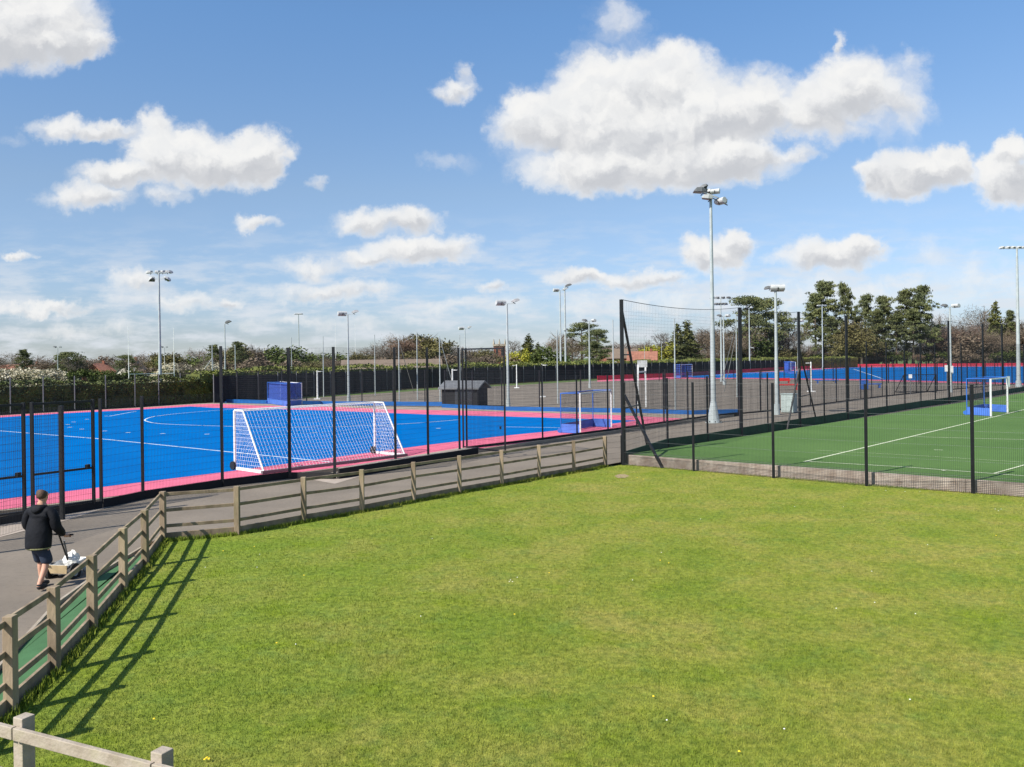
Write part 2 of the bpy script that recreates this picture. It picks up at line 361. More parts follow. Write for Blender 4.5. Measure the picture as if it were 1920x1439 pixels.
# ------------------------------------------------------------------ ground sheets
A0 = Vector((-8.27, 20.1, ZL)); A1 = G(1133, 875, ZL); LEGEND = Vector((-5.72, 8.0, ZL))
struct(MB().poly([(-4000, -300), (4000, -300), (4000, 6000), (-4000, 6000)], -0.42), 'ground', M['field'])
gl = xy([(1180, 864), (1390, 823), (1500, 803), (1920, 737)], ZP)
tarm = [(-4.9, 5.0), (-60, 5.0), (-75, 35)] + [(p.x, p.y) for p in xy([(-60, 781), (0, 777), (400, 753), (740, 731), (1160, 709), (1480, 694), (1700, 688)], ZP)] + [(230, 250), (230, 120)] + \
       [(p.x, p.y) for p in reversed(gl)] + [(A1.x, A1.y), (A0.x, A0.y), (LEGEND.x, LEGEND.y)]
struct(MB().poly(tarm, ZP), 'tarmac_path', M['tarmac'])
W0, W1 = G(1172, 871, ZL), G(2300, 962, ZL)
lawn = [(A0.x, A0.y), (A1.x, A1.y), (W0.x, W0.y), (W1.x, W1.y), (60, -10), (-2, -10), (LEGEND.x, LEGEND.y)]
struct(MB().poly(lawn, ZL), 'lawn', M['lawn'])
# verge beyond the blue pitch, along the hedge
hp = xy([(-60, 781), (0, 778), (400, 756), (740, 730), (1160, 707.5), (1480, 692.5), (1620, 688)], 0)
dirh = Vector((0.58, 0.81, 0)); nrm = Vector((0.81, -0.58, 0))
vg = [(p.x, p.y) for p in hp[2:6]] + [((p + nrm * 5).x, (p + nrm * 5).y) for p in reversed(hp[3:6])]
struct(MB().poly(vg, ZP + 0.012), 'grass_verge', M['field'])

# blue pitch
outer = xy([(-300, 995), (0, 958), (265, 926), (417, 904.5), (543, 889), (803, 855), (947, 836), (1082, 817), (1200, 801), (1298, 787), (1385, 776),
            (1160, 774), (949, 770), (831, 764.5), (624, 760.5), (499, 758), (400, 755.5), (357, 757.5), (265, 764), (125, 771.7), (0, 779), (-300, 797)])
struct(MB().poly(outer, -0.14, -0.008), 'pitch_surround', M['beige'])
pink = xy([(-300, 992), (0, 956), (265, 924.5), (417, 903.5), (543, 888), (803, 854), (947, 835), (1082, 815), (1200, 799), (1298, 786),
           (1160, 779), (949, 772), (720, 767.7), (637, 763.5), (495, 761), (400, 757.5), (357, 759), (265, 765), (125, 772.5), (0, 779.7), (-300, 798)], 0.0)
struct(MB().poly(pink, -0.001), 'pink_border', M['pinkpitch'])
blue = xy([(-300, 974), (0, 937), (417, 886), (803, 834.5), (950, 817), (1042, 808), (1195, 789), (1008, 783), (800, 777.5), (578, 769),
           (400, 765), (357, 762.5), (250, 769), (125, 775), (0, 783), (-300, 801)], 0.0)
struct(MB().poly(blue, 0.004), 'blue_pitch', M['bluepitch'])
ml = MB()
ml.strip(xy([(-300, 782), (0, 808.5), (200, 824.5), (440, 849), (620, 867)], 0), 0.12, 0.009)
def cat_rom(P, k=6):
    out = []
    for i in range(len(P) - 1):
        p0, p1, p2, p3 = P[max(i - 1, 0)], P[i], P[i + 1], P[min(i + 2, len(P) - 1)]
        for j in range(k):
            t = j / k
            out.append(tuple(0.5 * (2 * p1[a] + (p2[a] - p0[a]) * t + (2 * p0[a] - 5 * p1[a] + 4 * p2[a] - p3[a]) * t * t + (3 * p1[a] - p0[a] - 3 * p2[a] + p3[a]) * t ** 3) for a in (0, 1)))
    return out + [P[-1]]
arc = [(862, 787.5), (780, 794), (680, 799), (590, 801.5), (500, 801.5), (430, 800), (350, 797.5), (300, 795), (278, 791.5), (272, 787.5), (290, 781.5), (340, 775.5), (400, 770.5), (450, 767.5)]
ml.strip(xy(cat_rom(arc), 0), 0.11, 0.013)
ml.strip(xy([(949, 801), (1050, 802.5)], 0), 0.1, 0.009)
ml.strip(xy([(205, 781), (245, 773.5), (256, 772)], 0), 0.11, 0.009)
for a, b in [(127, 796.8), (131, 802), (138, 792), (153, 805.5), (163, 787), (196, 809), (305, 814), (388, 815), (240, 812), (199, 781), (822, 804), (590, 812)]:
    q = G(a, b); ml.strip([(q.x - 0.13, q.y), (q.x + 0.13, q.y + 0.02)], 0.2, 0.017)
struct(ml, 'blue_pitch_markings', M['line'])
# second blue pitch far right
p2 = xy([(1120, 713), (1270, 707), (1476, 693.5), (1600, 687.5), (2200, 684), (2200, 729), (1810, 719), (1600, 713.5), (1400, 710.5), (1270, 711), (1120, 716)], ZP)
struct(MB().poly(p2, ZP + 0.01), 'far_pink_border', M['pinkpitch'])
p2b = xy([(1286, 706), (1400, 699.5), (1476, 696.5), (1600, 689.5), (2200, 686), (2200, 726), (1810, 716.5), (1600, 711.5), (1400, 709), (1300, 709)], ZP)
struct(MB().poly(p2b, ZP + 0.03), 'far_blue_pitch', M['bluepitch'])
fm = MB(); fm.strip(xy([(1330, 705.5), (1600, 692.5), (1900, 690)], ZP), 0.25, ZP + 0.04); fm.strip(xy([(1600, 692.5), (1655, 711)], ZP), 0.25, ZP + 0.045)
struct(fm, 'far_pitch_markings', M['line'])
# green pitch
ga, gb = G(1172, 860, ZG), G(1500, 802, ZG)
gc = G(2050, 717, ZG)
gw = Vector((W1.x, W1.y, 0))
green = [(W0.x + .05, W0.y + .1), (W1.x, W1.y + .1), (90, 60), (gc.x + 60, gc.y), (gc.x, gc.y), (G(1920, 737, ZG).x, G(1920, 737, ZG).y), (gb.x, gb.y)]
struct(MB().poly(green, ZG), 'green_pitch', M['greenturf'])
mg = MB()
mg.strip(xy([(1508, 866), (1700, 821), (1872, 780), (1960, 759)], ZG), 0.10, ZG + 0.005)
mg.strip(xy([(1508, 865.5), (1700, 876.5), (1920, 893), (2100, 906)], ZG), 0.08, ZG + 0.009)
mg.strip(xy([(1712, 819.5), (1920, 825), (2100, 830)], ZG), 0.07, ZG + 0.009)
mg.strip(xy([(1864, 888.5), (1920, 873), (2000, 851)], ZG), 0.07, ZG + 0.013)
mg.strip(xy([(1530, 845), (1750, 857), (1920, 868)], ZG), 0.03, ZG + 0.017)
mg.strip(xy([(1751, 844), (1768, 844.3)], ZG), 0.09, ZG + 0.005)
mg.strip(xy([(1766, 883), (1772, 884)], ZG), 0.12, ZG + 0.021)
struct(mg, 'green_pitch_markings', M['lineg'])
# soil strip at wall foot
wd = (Vector((W1.x, W1.y, 0)) - Vector((W0.x, W0.y, 0))).normalized(); wn_ = Vector((wd.y, -wd.x, 0))
sp = MB(); pts = []; bk = []
for i in range(60):
    t = i / 59; p = Vector((W0.x, W0.y, 0)).lerp(Vector((W1.x, W1.y, 0)), t); pts.append(p + wn_ * (0.10 + 0.16 * rnd.random())); bk.append(p - wn_ * 0.02)
sp.poly([(p.x, p.y) for p in pts + bk[::-1]], ZL + 0.006); struct(sp, 'soil_strip', M['soil'])
struct(MB().poly([(q.x, q.y) for q in xy([(1152, 893), (1160, 890), (1172, 890), (1180, 893.5), (1172, 897), (1158, 897)], ZL)], ZL + 0.01), 'bare_soil_patch', M['soil'])
# concrete retaining wall
cw = MB(); a = Vector((W0.x, W0.y, 0)); b = Vector((W1.x, W1.y, 0))
L = (b - a).length; k = int(L / 3); 
for i in range(k):
    p, q = a + wd * (i * L / k), a + wd * ((i + 1) * L / k - 0.012); p = p.copy(); q = q.copy()
    mid = (p + q) / 2; cw.box((mid.x + wn_.x * 0.0, mid.y + wn_.y * 0.0, (ZL - .1 + ZG + 0.012) / 2), ((q - p).length, 0.14, ZG + 0.012 - ZL + .1), (wd, wn_, Vector((0, 0, 1))))
tag(cw.build('retaining_wall', M['concrete']), 'low stained concrete retaining wall between the lawn and the green pitch', 'wall')

# artificial turf strip inside the timber fence (left)
strip_pts_a = xy([(284, 1021), (180, 1084), (105, 1139), (9, 1245), (-180, 1470)], ZP)
lf = [A0, Vector((-7.62, 17.6, 0)), Vector((-7.2, 15.7, 0)), Vector((-6.69, 13.5, 0)), Vector((-6.29, 11.63, 0)), Vector((-6.1, 10.3, 0)), LEGEND]
inn = [Vector((p.x - 0.16, p.y, 0)) for p in lf]
struct(MB().poly([(p.x, p.y) for p in inn] + [(p.x + .05, p.y) for p in reversed(strip_pts_a)], ZP + 0.02), 'turf_strip', M['carpet'])
ed_ = MB()
for i in range(len(strip_pts_a) - 1): ed_.bar(strip_pts_a[i] + Vector((0, 0, .03)), strip_pts_a[i + 1] + Vector((0, 0, .03)), 0.05, 0.10)
tag(ed_.build('timber_edging', M['woodpale']), 'thin timber edging along the green carpet strip beside the path', 'edging')
struct(MB().poly([(p.x, p.y) for p in xy([(-120, 1040), (0, 1008), (124, 977), (215, 948), (0, 971), (-120, 987)], ZP)], ZP + 0.008), 'paved_threshold', M['pavers'])
struct(MB().poly([(p.x, p.y) for p in xy([(543, 893), (628, 908), (745, 873), (742, 868)], ZP)], ZP + 0.008), 'recess_paving', M['pavers'])

# ------------------------------------------------------------------ mesh fences
def panel(mb, p0, p1, z0, z1, dv=0.05, dh=0.2, wv=0.004, wh=0.005, mbh=None):
    p0, p1 = Vector((p0.x, p0.y, 0)), Vector((p1.x, p1.y, 0)); L = (p1 - p0).length; n = max(1, int(L / dv))
    for i in range(1, n):
        p = p0.lerp(p1, i / n); mb.bar((p.x, p.y, z0), (p.x, p.y, z1), wv, wv, caps=False)
    k = max(1, round((z1 - z0) / dh))
    d = (p1 - p0).normalized(); nn = Vector((-d.y, d.x, 0)) * (wv / 2 + wh / 2 + 0.001)
    for j in range(k + 1):
        z = z0 + (z1 - z0) * j / k; (mbh or mb).bar((p0.x + nn.x, p0.y + nn.y, z), (p1.x + nn.x, p1.y + nn.y, z), wh, wh, caps=False)
def fence(name, pts, hts, label, group=None, post=0.07, z0=0.0, dv=0.05, dh=0.2, wv=0.004, wh=0.005, pm='black', wm='wire', board=None, bm='board', boff=0, skip=(), postz=None, whm=None, pname='post'):
    root = thing(name, (pts[0].x, pts[0].y, z0), label, 'fence', group)
    for i, p in enumerate(pts):
        h = hts[i] if isinstance(hts, (list, tuple)) else hts
        zb = (postz[i] if postz else z0)
        MB().box((p.x, p.y, (zb + z0 + h) / 2), (post, post, z0 + h - zb)).build(pname, M[pm], root)
    for i in range(len(pts) - 1):
        if i in skip: continue
        h = min(hts[i], hts[i + 1]) if isinstance(hts, (list, tuple)) else hts
        mb = MB(); mh = MB() if whm else None
        panel(mb, pts[i], pts[i + 1], z0 + (board or 0.05), z0 + h - 0.03, dv, dh, wv, wh, mh)
        o = mb.build('mesh_panel', M[wm], root)
        if whm: mh.build('horizontal_wires', M[whm], o)
    if board:
        for i in range(len(pts) - 1):
            if i in skip: continue
            p, q = Vector((pts[i].x, pts[i].y, 0)), Vector((pts[i + 1].x, pts[i + 1].y, 0)); d = (q - p).normalized(); nn = Vector((d.y, -d.x, 0)) * boff
            mb = MB(); zb = min(z0, ZP) - 0.02
            mb.bar((p.x + nn.x, p.y + nn.y, (zb + z0 + board) / 2), (q.x + nn.x, q.y + nn.y, (zb + z0 + board) / 2), 0.05, z0 + board - zb); mb.build('kickboard', M[bm], root)
    return root
# near side of the blue pitch, left of the tall section (3 m)
f1 = [G(190, 941), G(268, 926), G(342, 915)]
fence('mesh_fence', [G(190, 943), G(268, 926.5), G(417, 904)], [3, 3, 4.55], 'lower black mesh fence between the left gate and the tall fence section', post=0.075, board=0.10, boff=0.06)
tall = [G(417, 904.5), G(543, 889)]
rec = [G(628, 906, ZP - .15), G(742, 869), G(803, 860.5), G(862, 850)]
p869, p947 = G(869, 842), G(947.5, 859, ZP)
fence('mesh_fence', tall, 4.5, 'tall black mesh fence panel beside the white goal, left of the fence recess', post=0.085, board=0.10, boff=0.06)
rc = fence('mesh_fence', [tall[1] + Vector((.02, -.02, 0)), rec[0], rec[1], rec[2], rec[3]], 4.5, 'tall black mesh fence stepping out round the paved recess behind the white goal', post=0.09,
      postz=[0, ZP, 0, 0, 0], board=0.08, boff=0.12)
# lower face of the recess ledge
lb = MB(); r0 = rec[0]; r3 = rec[3]
d = Vector((r3.x - r0.x, r3.y - r0.y, 0)).normalized(); nn = Vector((d.y, -d.x, 0))
ledge = [r0 + nn * .15, r3 + nn * .55 + d * .5, r3 - nn * .3 + d * .5, r0 - nn * .3 + d * .5]
lb.poly([(p.x, p.y) for p in ledge], ZP - .02, 0.17)
tag(lb.build('timber_ledge', M['pavers']), 'low timber faced ledge under the stepped out fence beside the path', 'ledge')
lf2 = MB(); q0 = r0 + nn * .19; q1 = r3 + nn * .59 + d * .5
lf2.bar((q0.x, q0.y, ZP + .15), (q1.x, q1.y, ZP + .15), 0.06, 0.42); 
tag(lf2.build('sleeper_wall', M['board']), 'dark sleeper face along the path below the stepped out fence', 'wall')
# open gate leaf
def gate_leaf(p, q, z0, h, label, mid=None, two=True):
    root = thing('gate', (p.x, p.y, z0), label, 'gate', None)
    fr = MB(); fr.box((p.x, p.y, z0 + h / 2), (.075, .075, h)); fr.box((q.x, q.y, z0 + h / 2), (.075, .075, h))
    for z in [z0 + .1, z0 + h - .05] + ([z0 + mid] if mid else []): fr.bar((p.x, p.y, z), (q.x, q.y, z), .05, .06)
    fr.build('gate_frame', M['black'], root)
    mb = MB(); panel(mb, p, q, z0 + .12, z0 + h - .08); mb.build('mesh_infill', M['wire'], root)
    m_ = p.lerp(q, .9); MB().box((m_.x, m_.y, z0 + 1.1), (.08, .16, .12)).build('lock_box', M['black'], root)
    return root
gate_leaf(p869, p947, 0, 4.5, 'tall black mesh gate standing open toward the path right of the white goal')
fence('mesh_fence', [p869 + Vector((0.15, 0.1, 0)), G(1017.5, 824.5), G(1082, 815.5), G(1140, 808), G(1194, 800.5), G(1245, 793.5), G(1290, 787), G(1332, 781), G(1385, 776)],
      [4.5, 3.7, 3.1, 3.05, 3.05, 3.05, 3.05, 3.05, 3.05], 'black mesh fence running from the open gate past the near blue framed goal', post=0.08, board=0.10, boff=0.06)
# gates at left
gate_leaf(G(62, 964), G(176, 946), 0, 3.0, 'black mesh gate between two posts beside the man, with a dark middle rail', mid=1.05)
gate_leaf(G(-70, 984), G(46, 967), 0, 3.0, 'black mesh gate at the left frame edge with a dark middle rail', mid=1.05)
kb = MB(); a_, b_ = G(-70, 984), G(190, 943); kb.bar((a_.x + .05, a_.y - .06, -.06), (b_.x + .05, b_.y - .06, -.06), .05, .24)
tag(kb.build('gate_threshold', M['board']), 'black threshold board below the gates at the left edge of the blue pitch', 'board')
fence('mesh_fence', [G(117, 975, ZP), G(-40, 1020, ZP), G(-190, 1062, ZP)], 3.05, 'outer black mesh fence ending at the thick post behind the man', post=0.10, z0=ZP)
# far side of blue pitch: blue boards + 3 m fence
def resample(pts, step):
    out = [pts[0]]; carry = 0
    for i in range(len(pts) - 1):
        a, b = pts[i], pts[i + 1]; L = (b - a).length; t = step - carry
        while t < L: out.append(a.lerp(b, t / L)); t += step
        carry = L - (t - step)
    return out
fl = [G(400, 753.5), G(499, 756), G(624, 758.5), G(831, 760)]
fr_ = [G(829, 764), G(949, 769.5), G(1160, 773), G(1298, 777.5), G(1385, 775)]
for pts_, lab in ((fl, 'left length of low blue kickboard along the far side of the blue pitch'), (fr_, 'right length of low blue kickboard along the far side, set forward beside the shed')):
    b_ = MB()
    for i in range(len(pts_) - 1): b_.bar(pts_[i] + Vector((0, 0, .10)), pts_[i + 1] + Vector((0, 0, .10)), .08, .36)
    tag(b_.build('kickboard_wall', M['blueboard']), lab, 'board')
off = Vector((0.2, 0.4, 0))
fence('court_fence', resample([p + off for p in fl], 3.2), 3.1, 'black mesh fence behind the left blue kickboard on the far side of the pitch', post=.09, dv=.1, wv=.007, wh=.008)
fence('court_fence', resample([p + off for p in fr_], 3.4), 3.1, 'black mesh fence behind the right blue kickboard between pitch and courts', post=.09, dv=.1, wv=.007, wh=.008)
# left side by the hedge
lfp = [p + Vector((-.4, .5, 0)) for p in xy([(-120, 785), (0, 778.5), (125, 771), (265, 763.5), (357, 757), (400, 754)])]
fence('court_fence', resample(lfp, 2.7), 3.0, 'thin grey posted mesh fence in front of the dark hedge at left', post=.07, dv=.1, wv=.006, wh=.007, pm='greypost', board=.12)
# path side fence between courts and path (right)
lb_ = xy([(1385, 777), (1444, 771), (1515, 762), (1575, 754), (1654, 744), (1742, 735), (1830, 727), (1960, 716)], ZP)
fence('court_fence', resample(lb_, 3.0), 3.1, 'black mesh fence between the tarmac courts and the right hand path', post=.07, z0=ZP, dv=.1, wv=.006, wh=.007, board=.08)
# green pitch side fence: 3.2 m then 5 m
gs = xy([(1252, 843), (1327, 832), (1390, 820)], ZP)
g0 = G(1172, 870, ZP)
fence('mesh_fence', [g0] + gs, 3.2, 'lower dark mesh fence beside the green pitch, right of the tall corner pole', post=.08, z0=ZP, dv=.1, wv=.005, wh=.006, board=.48, bm='greenboard', boff=.0)
gs2 = xy([(1390, 820), (1440, 811), (1500, 801), (1546, 784 + 10.5), (1589, 787), (1626, 780.5), (1663, 774.5), (1697, 769), (1727, 764), (1754, 760), (1780, 756), (1803, 752.5), (1844, 746), (1880, 740), (1920, 734), (1975, 726)], ZP)
fence('mesh_fence', gs2, [3.2, 3.2] + [5.0] * 14, 'tall mesh fence with high posts along the left edge of the green pitch', post=.07, z0=ZP, dv=.1, dh=.4, wv=.005, wh=.006, board=.48, bm='greenboard')
# front fence on the lawn side
fs = xy([(1172, 872), (1303.5, 883), (1453, 896), (1627, 911), (1826, 925), (2060, 943)], ZL)
fs = [p + wn_ * 0.12 for p in fs]
ff = fence('mesh_fence', fs, [3.25] * 6, 'slender black posted mesh fence between the lawn and the green pitch', post=.075, z0=ZL, dv=.05, dh=.45, wv=.004, wh=.004, whm='wirelight')
for i in range(len(fs) - 1):
    mb = MB(); panel(mb, fs[i], fs[i + 1], ZL + .02, ZL + .52, .05, .05, .006, .006); mb.build('lower_mesh', M['wire'], ff)
# small mesh link between timber fence and tall pole
fence('mesh_fence', [A1 + Vector((.1, .05, 0)), G(1165, 872, ZL)], 1.15, 'short low mesh panel closing the gap between timber fence and tall pole', post=.04, z0=ZL)

# ------------------------------------------------------------------ tall netting poles
NG = 'tall ball stop netting poles'
def netpole(px, base, top, label, braces=(), z=ZP, wdt=.15, m_='black', rungs=()):
    p = G(px, base, z); t = ZT(p, top); root = thing('netting_pole', (p.x, p.y, z), label, 'pole', NG)
    MB().box((p.x, p.y, (z + t) / 2), (wdt, wdt, t - z)).build('post', M[m_], root)
    for (yt, bx, by) in braces:
        q = G(bx, by, z); a = Vector((p.x, p.y, ZT(p, yt))); MB().bar(a, q, wdt * .6, wdt * .6).build('brace', M[m_], root)
        for zz in rungs:
            if (bx, by) != braces[0][1:]: continue
            tt = (a.z - zz) / (a.z - q.z); e2 = a.lerp(q, tt); MB().bar((p.x, p.y, zz), e2, .05, .05).build('rung', M[m_], root)
    return root, Vector((p.x, p.y, t))
_, n1 = netpole(1169, 872, 562, 'tallest black netting pole with a ladder brace at the corner of the green pitch', [(577, 1216, 850), (735, 1242, 878)], rungs=(2.0, 4.1), z=ZL, wdt=.14)
_, n2 = netpole(1390, 820, 577, 'tall dark netting pole right of the big floodlight mast', wdt=.16)
_, n3 = netpole(1500, 801, 585, 'tall black netting pole with a splayed brace beside the grey cabinet', [(650, 1531, 790), (690, 1476, 806)], rungs=(1.6,), wdt=.13)
_, n4 = netpole(1589, 787, 592, 'tall dark netting pole in front of the yellow green tree', wdt=.13)
_, n5 = netpole(1780, 757, 602, 'tall dark netting pole just left of the slim right floodlight mast', wdt=.12)
_, n6 = netpole(1844, 746, 607, 'tall dark netting pole left of the far right goal', wdt=.12)
_, n7 = netpole(1880, 740, 609, 'tall dark netting pole above the right goal', wdt=.12)
def netting(a, b, zl, sag, label, step=.14):
    mb = MB(); rope = MB(); n = max(6, int((b - a).length / step)); prev = None
    top = [a.lerp(b, i / n) - Vector((0, 0, sag * (1 - (2 * i / n - 1) ** 2))) for i in range(n + 1)]
    for i in range(n + 1):
        if 0 < i < n: mb.bar((top[i].x, top[i].y, zl), top[i], .0032, .0032, caps=False)
        if i: rope.bar(top[i - 1], top[i], .02, .02, caps=False)
    for j in range(1, int((min(a.z, b.z) - zl - sag) / step)):
        z = zl + j * step; mb.bar((a.x, a.y, z), (b.x, b.y, z), .0032, .0032, caps=False)
    root = thing('ball_stop_net', (a.x, a.y, zl), label, 'net', 'ball stop nets')
    mb.build('netting', M['netdark'], root); rope.build('head_rope', M['netdark'], root)
netting(n1, n2, 3.0, .22, 'faint dark ball stop net hanging from the tall black corner pole')
netting(n2, n3, 3.0, .15, 'faint dark ball stop net hanging between the second and third netting poles')
netting(n3, n4, 4.8, .3, 'faint dark ball stop net left of the pole by the yellow green tree')
netting(n4, n5, 4.8, .3, 'faint dark ball stop net in front of the pine trees')
netting(n5, n7, 4.8, .2, 'faint dark ball stop net above the right goal')
# slender grey poles on the courts
SG = 'slender grey net poles around the courts'
for (px, base, top, br, lab) in [
  (399, 755, 646, [(672, 340, 754), (670, 415, 752)], 'slender grey pole with two braces at the far left pitch corner'),
  (442, 745, 647, [], 'slender pale pole left of the small rugby posts'),
  (547.5, 745, 633, [], 'slender grey pole directly behind the blue netted cage goal'),
  (607, 745, 631, [], 'slender grey pole right of the blue netted cage goal'),
  (703.6, 742, 628, [], 'slender grey pole left of the twiggy tree above the low brown roof'),
  (749, 755, 636, [(640, 776, 736)], 'slender grey pole with one brace above the white goal'),
  (783, 750, 623, [], 'slender pale pole left of the shed between two braced poles'),
  (825.5, 755, 631, [(633, 858, 752)], 'slender grey pole with a brace beside the shed gable'),
  (863, 745, 629, [], 'slender grey pole behind the shed roof'),
  (1046, 757, 619, [], 'slender grey pole left of the twin masts'),
  (1151, 768, 600, [], 'slender grey pole left of the tall black corner pole'),
  (1266.5, 769, 598, [], 'slender grey pole in front of the twin spruces'),
  (1382, 745, 589, [(610, 1352, 720), (628, 1358, 735)], 'slender grey pole with two long braces right of the big mast'),
  (1209, 700, 629, [], 'slender far pole above the red roofed house'),
  (1241, 700, 640, [], 'slender far pole in front of the bare winter tree')]:
    p = G(px, base, ZP); t = ZT(p, top); root = thing('slender_pole', (p.x, p.y, ZP), lab, 'pole', SG)
    MB().tube((p.x, p.y, ZP), (p.x, p.y, t), .06, .045, 8).build('post', M['galv'], root, True)
    for (yt, bx, by) in br: MB().tube((p.x, p.y, ZT(p, yt)), G(bx, by, ZP), .04, .04, 6).build('brace', M['galv'], root, True)

# ------------------------------------------------------------------ floodlights
FG = 'floodlight masts'
def lamp(root, c, yaw, pitch=0.35, s=1.0, drum=False, m_='lamp'):
    d = Vector((math.sin(yaw), math.cos(yaw), 0)); sd_ = Vector((d.y, -d.x, 0)); f = (d * math.cos(pitch) - Vector((0, 0, 1)) * math.sin(pitch)); u = sd_.cross(f)
    if u.z < 0: u = -u
    mb = MB()
    if drum:
        mb.tube(c - sd_ * .38 * s, c + sd_ * .38 * s, .17 * s, .17 * s, 12); mb.box(c + f * .12 * s - u * .05 * s, (.72 * s, .22 * s, .26 * s), (sd_, f, u))
    else:
        vs = []
        for (y, hw, z0, z1) in ((-.28, .12, -.03, .10), (-.05, .26, -.07, .16), (.22, .30, -.09, .12), (.34, .30, -.09, -.03)):
            for a, b in ((-1, z0), (1, z0), (1, z1), (-1, z1)): vs.append(c + (sd_ * (a * hw) + f * y + u * b) * s)
        fs_ = [(3, 2, 1, 0), (12, 13, 14, 15)]
        for k_ in range(3):
            for j in range(4): fs_.append((k_ * 4 + j, k_ * 4 + (j + 1) % 4, k_ * 4 + 4 + (j + 1) % 4, k_ * 4 + 4 + j))
        mb.add(vs, fs_)
    o = mb.build('lamp', M[m_], root)
    MB().box(c + (f * .10 - u * .095) * s, (.5 * s, .4 * s, .012 * s), (sd_, f, u)).build('lamp_glass', M['lampdark'], o)
    MB().bar(c - f * .2 * s - u * .05 * s, c - f * .05 * s - u * .24 * s, .05 * s, .05 * s).build('bracket', M['lampdark'], o)
def mast(px, base, top, label, head, r=(.11, .06), z=ZP, D=None, collar=None, cone=False, s=1.0):
    p = G(px, base, z); t = ZT(p, top); root = thing('floodlight_mast', (p.x, p.y, z), label, 'floodlight', FG)
    mb = MB(); mb.tube((p.x, p.y, z), (p.x, p.y, z + (t - z) * .45), r[0], (r[0] + r[1]) / 2 + .01, 14); mb.tube((p.x, p.y, z + (t - z) * .45), (p.x, p.y, t), (r[0] + r[1]) / 2, r[1], 14)
    mb.build('pole', M['galv'], root, True)
    if cone:
        fb = MB(); fb.tube((p.x, p.y, z), (p.x, p.y, z + 1.35), .40, .165, 12); fb.tube((p.x, p.y, z), (p.x, p.y, z + .05), .52, .52, 12); fb.build('base_flange', M['galv'], root)
        for k_ in range(8): a = k_ * math.pi / 4; MB().tube((p.x + .46 * math.cos(a), p.y + .46 * math.sin(a), z + .05), (p.x + .46 * math.cos(a), p.y + .46 * math.sin(a), z + .14), .03, .03, 6).build('bolt', M['lampdark'], root)
    else:
        MB().tube((p.x, p.y, z), (p.x, p.y, z + .75), r[0] * 1.5, r[0] * 1.3, 12).build('base_sleeve', M['galv'], root, True)
    if collar: zc = ZT(p, collar); MB().tube((p.x, p.y, zc - .18), (p.x, p.y, zc + .18), r[0] * 2, r[0] * 2, 10).build('collar', M['galv'], root)
    T = Vector((p.x, p.y, t)); X = Vector((1, 0, 0))
    if head == 'quad':
        MB().bar(T + X * -1.0, T + X * 1.0, .08, .08).build('crossarm', M['galv'], root)
        for i, x in enumerate((-.95, -.2, .35, .9)): lamp(root, T + X * x + Vector((0, .2, .1)), (-.9, -.1, .2, .8)[i], .1)
        MB().bar(T + X * -.75 + Vector((0, 0, -.6)), T + X * .75 + Vector((0, 0, -.6)), .06, .06).build('crossarm', M['galv'], root)
        for x in (-.7, .75): lamp(root, T + X * x + Vector((0, .1, -.6)), x, .5)
    elif head == 'pair':
        MB().bar(T + X * -.55 * s, T + X * .55 * s, .06, .06).build('crossarm', M['galv'], root)
        lamp(root, T + X * -.5 * s + Vector((0, 0, .14)), -.5, .35, 1.1 * s, True); lamp(root, T + X * .65 * s + Vector((0, .1, .25)), 1.3, -.35, 1.0 * s)
    elif head == 'drum':
        MB().bar(T + X * -.3, T + X * .3, .06, .06).build('crossarm', M['galv'], root)
        lamp(root, T + X * .12 + Vector((0, -.1, .16)), .15, .2, 1.25, True); lamp(root, T + X * -.45 + Vector((0, .2, .16)), -1.2, .1, .8, m_='greypost')
    elif head == 'single':
        MB().bar(T, T + X * .25 + Vector((0, 0, .12)), .06, .06).build('arm', M['galv'], root)
        lamp(root, T + X * .38 * s + Vector((0, 0, .22)), 1.4, -.4, 1.1 * s, m_='greypost')
    elif head == 'tee':
        MB().bar(T + X * -1.6 * s, T + X * 1.6 * s, .1, .1).build('crossarm', M['galv'], root)
        for x in (-1.45, -.85, -.3, .3, .85, 1.45): lamp(root, T + X * x * s + Vector((0, .1, .12)), x * .3, .2, .95)
    elif head == 'tiers':
        for dz, ww in ((0, 1.4), (-1.0, .8)):
            MB().bar(T + X * -ww + Vector((0, 0, dz)), T + X * ww + Vector((0, 0, dz)), .1, .1).build('crossarm', M['galv'], root)
            for x in (-.9, -.3, .3, .9): lamp(root, T + X * x * ww + Vector((0, .1, dz + .12)), x, .2, 1.1, m_='greypost')
    elif head == 'cluster':
        MB().bar(T + Vector((-.85, 0, .62)), T + Vector((1.0, .1, -.12)), .07, .07).build('crossarm', M['galv'], root)
        MB().bar(T + Vector((-.25, 0, .25)), T + Vector((1.1, .2, -.35)), .05, .05).build('cable_arm', M['lampdark'], root)
        lamp(root, T + Vector((-.62, .1, .55)), -1.5, -.1, 1.2, m_='greypost'); lamp(root, T + Vector((-.36, .1, .78)), -.9, .5, .8, m_='greypost')
        lamp(root, T + Vector((.0, .2, .52)), -.3, .1, .95); lamp(root, T + Vector((.26, -.1, .5)), .5, .3, .75, True)
        lamp(root, T + Vector((-.22, -.2, .06)), -1.3, -.2, 1.05); lamp(root, T + Vector((.62, .1, -.08)), 1.1, .1, 1.05, True)
    elif head == 'twin':
        MB().bar(T + X * -.6, T + X * .6, .07, .07).build('crossarm', M['galv'], root)
        lamp(root, T + X * -.55 + Vector((0, 0, .15)), -1.2, -.2, 1.1, m_='greypost'); lamp(root, T + X * .6 + Vector((0, 0, .15)), 1.2, .1, 1.1, True)
    return root
mast(301, 757, 512, 'tall floodlight mast with six lamps in front of the left hedge', 'quad', (.17, .08), 0)
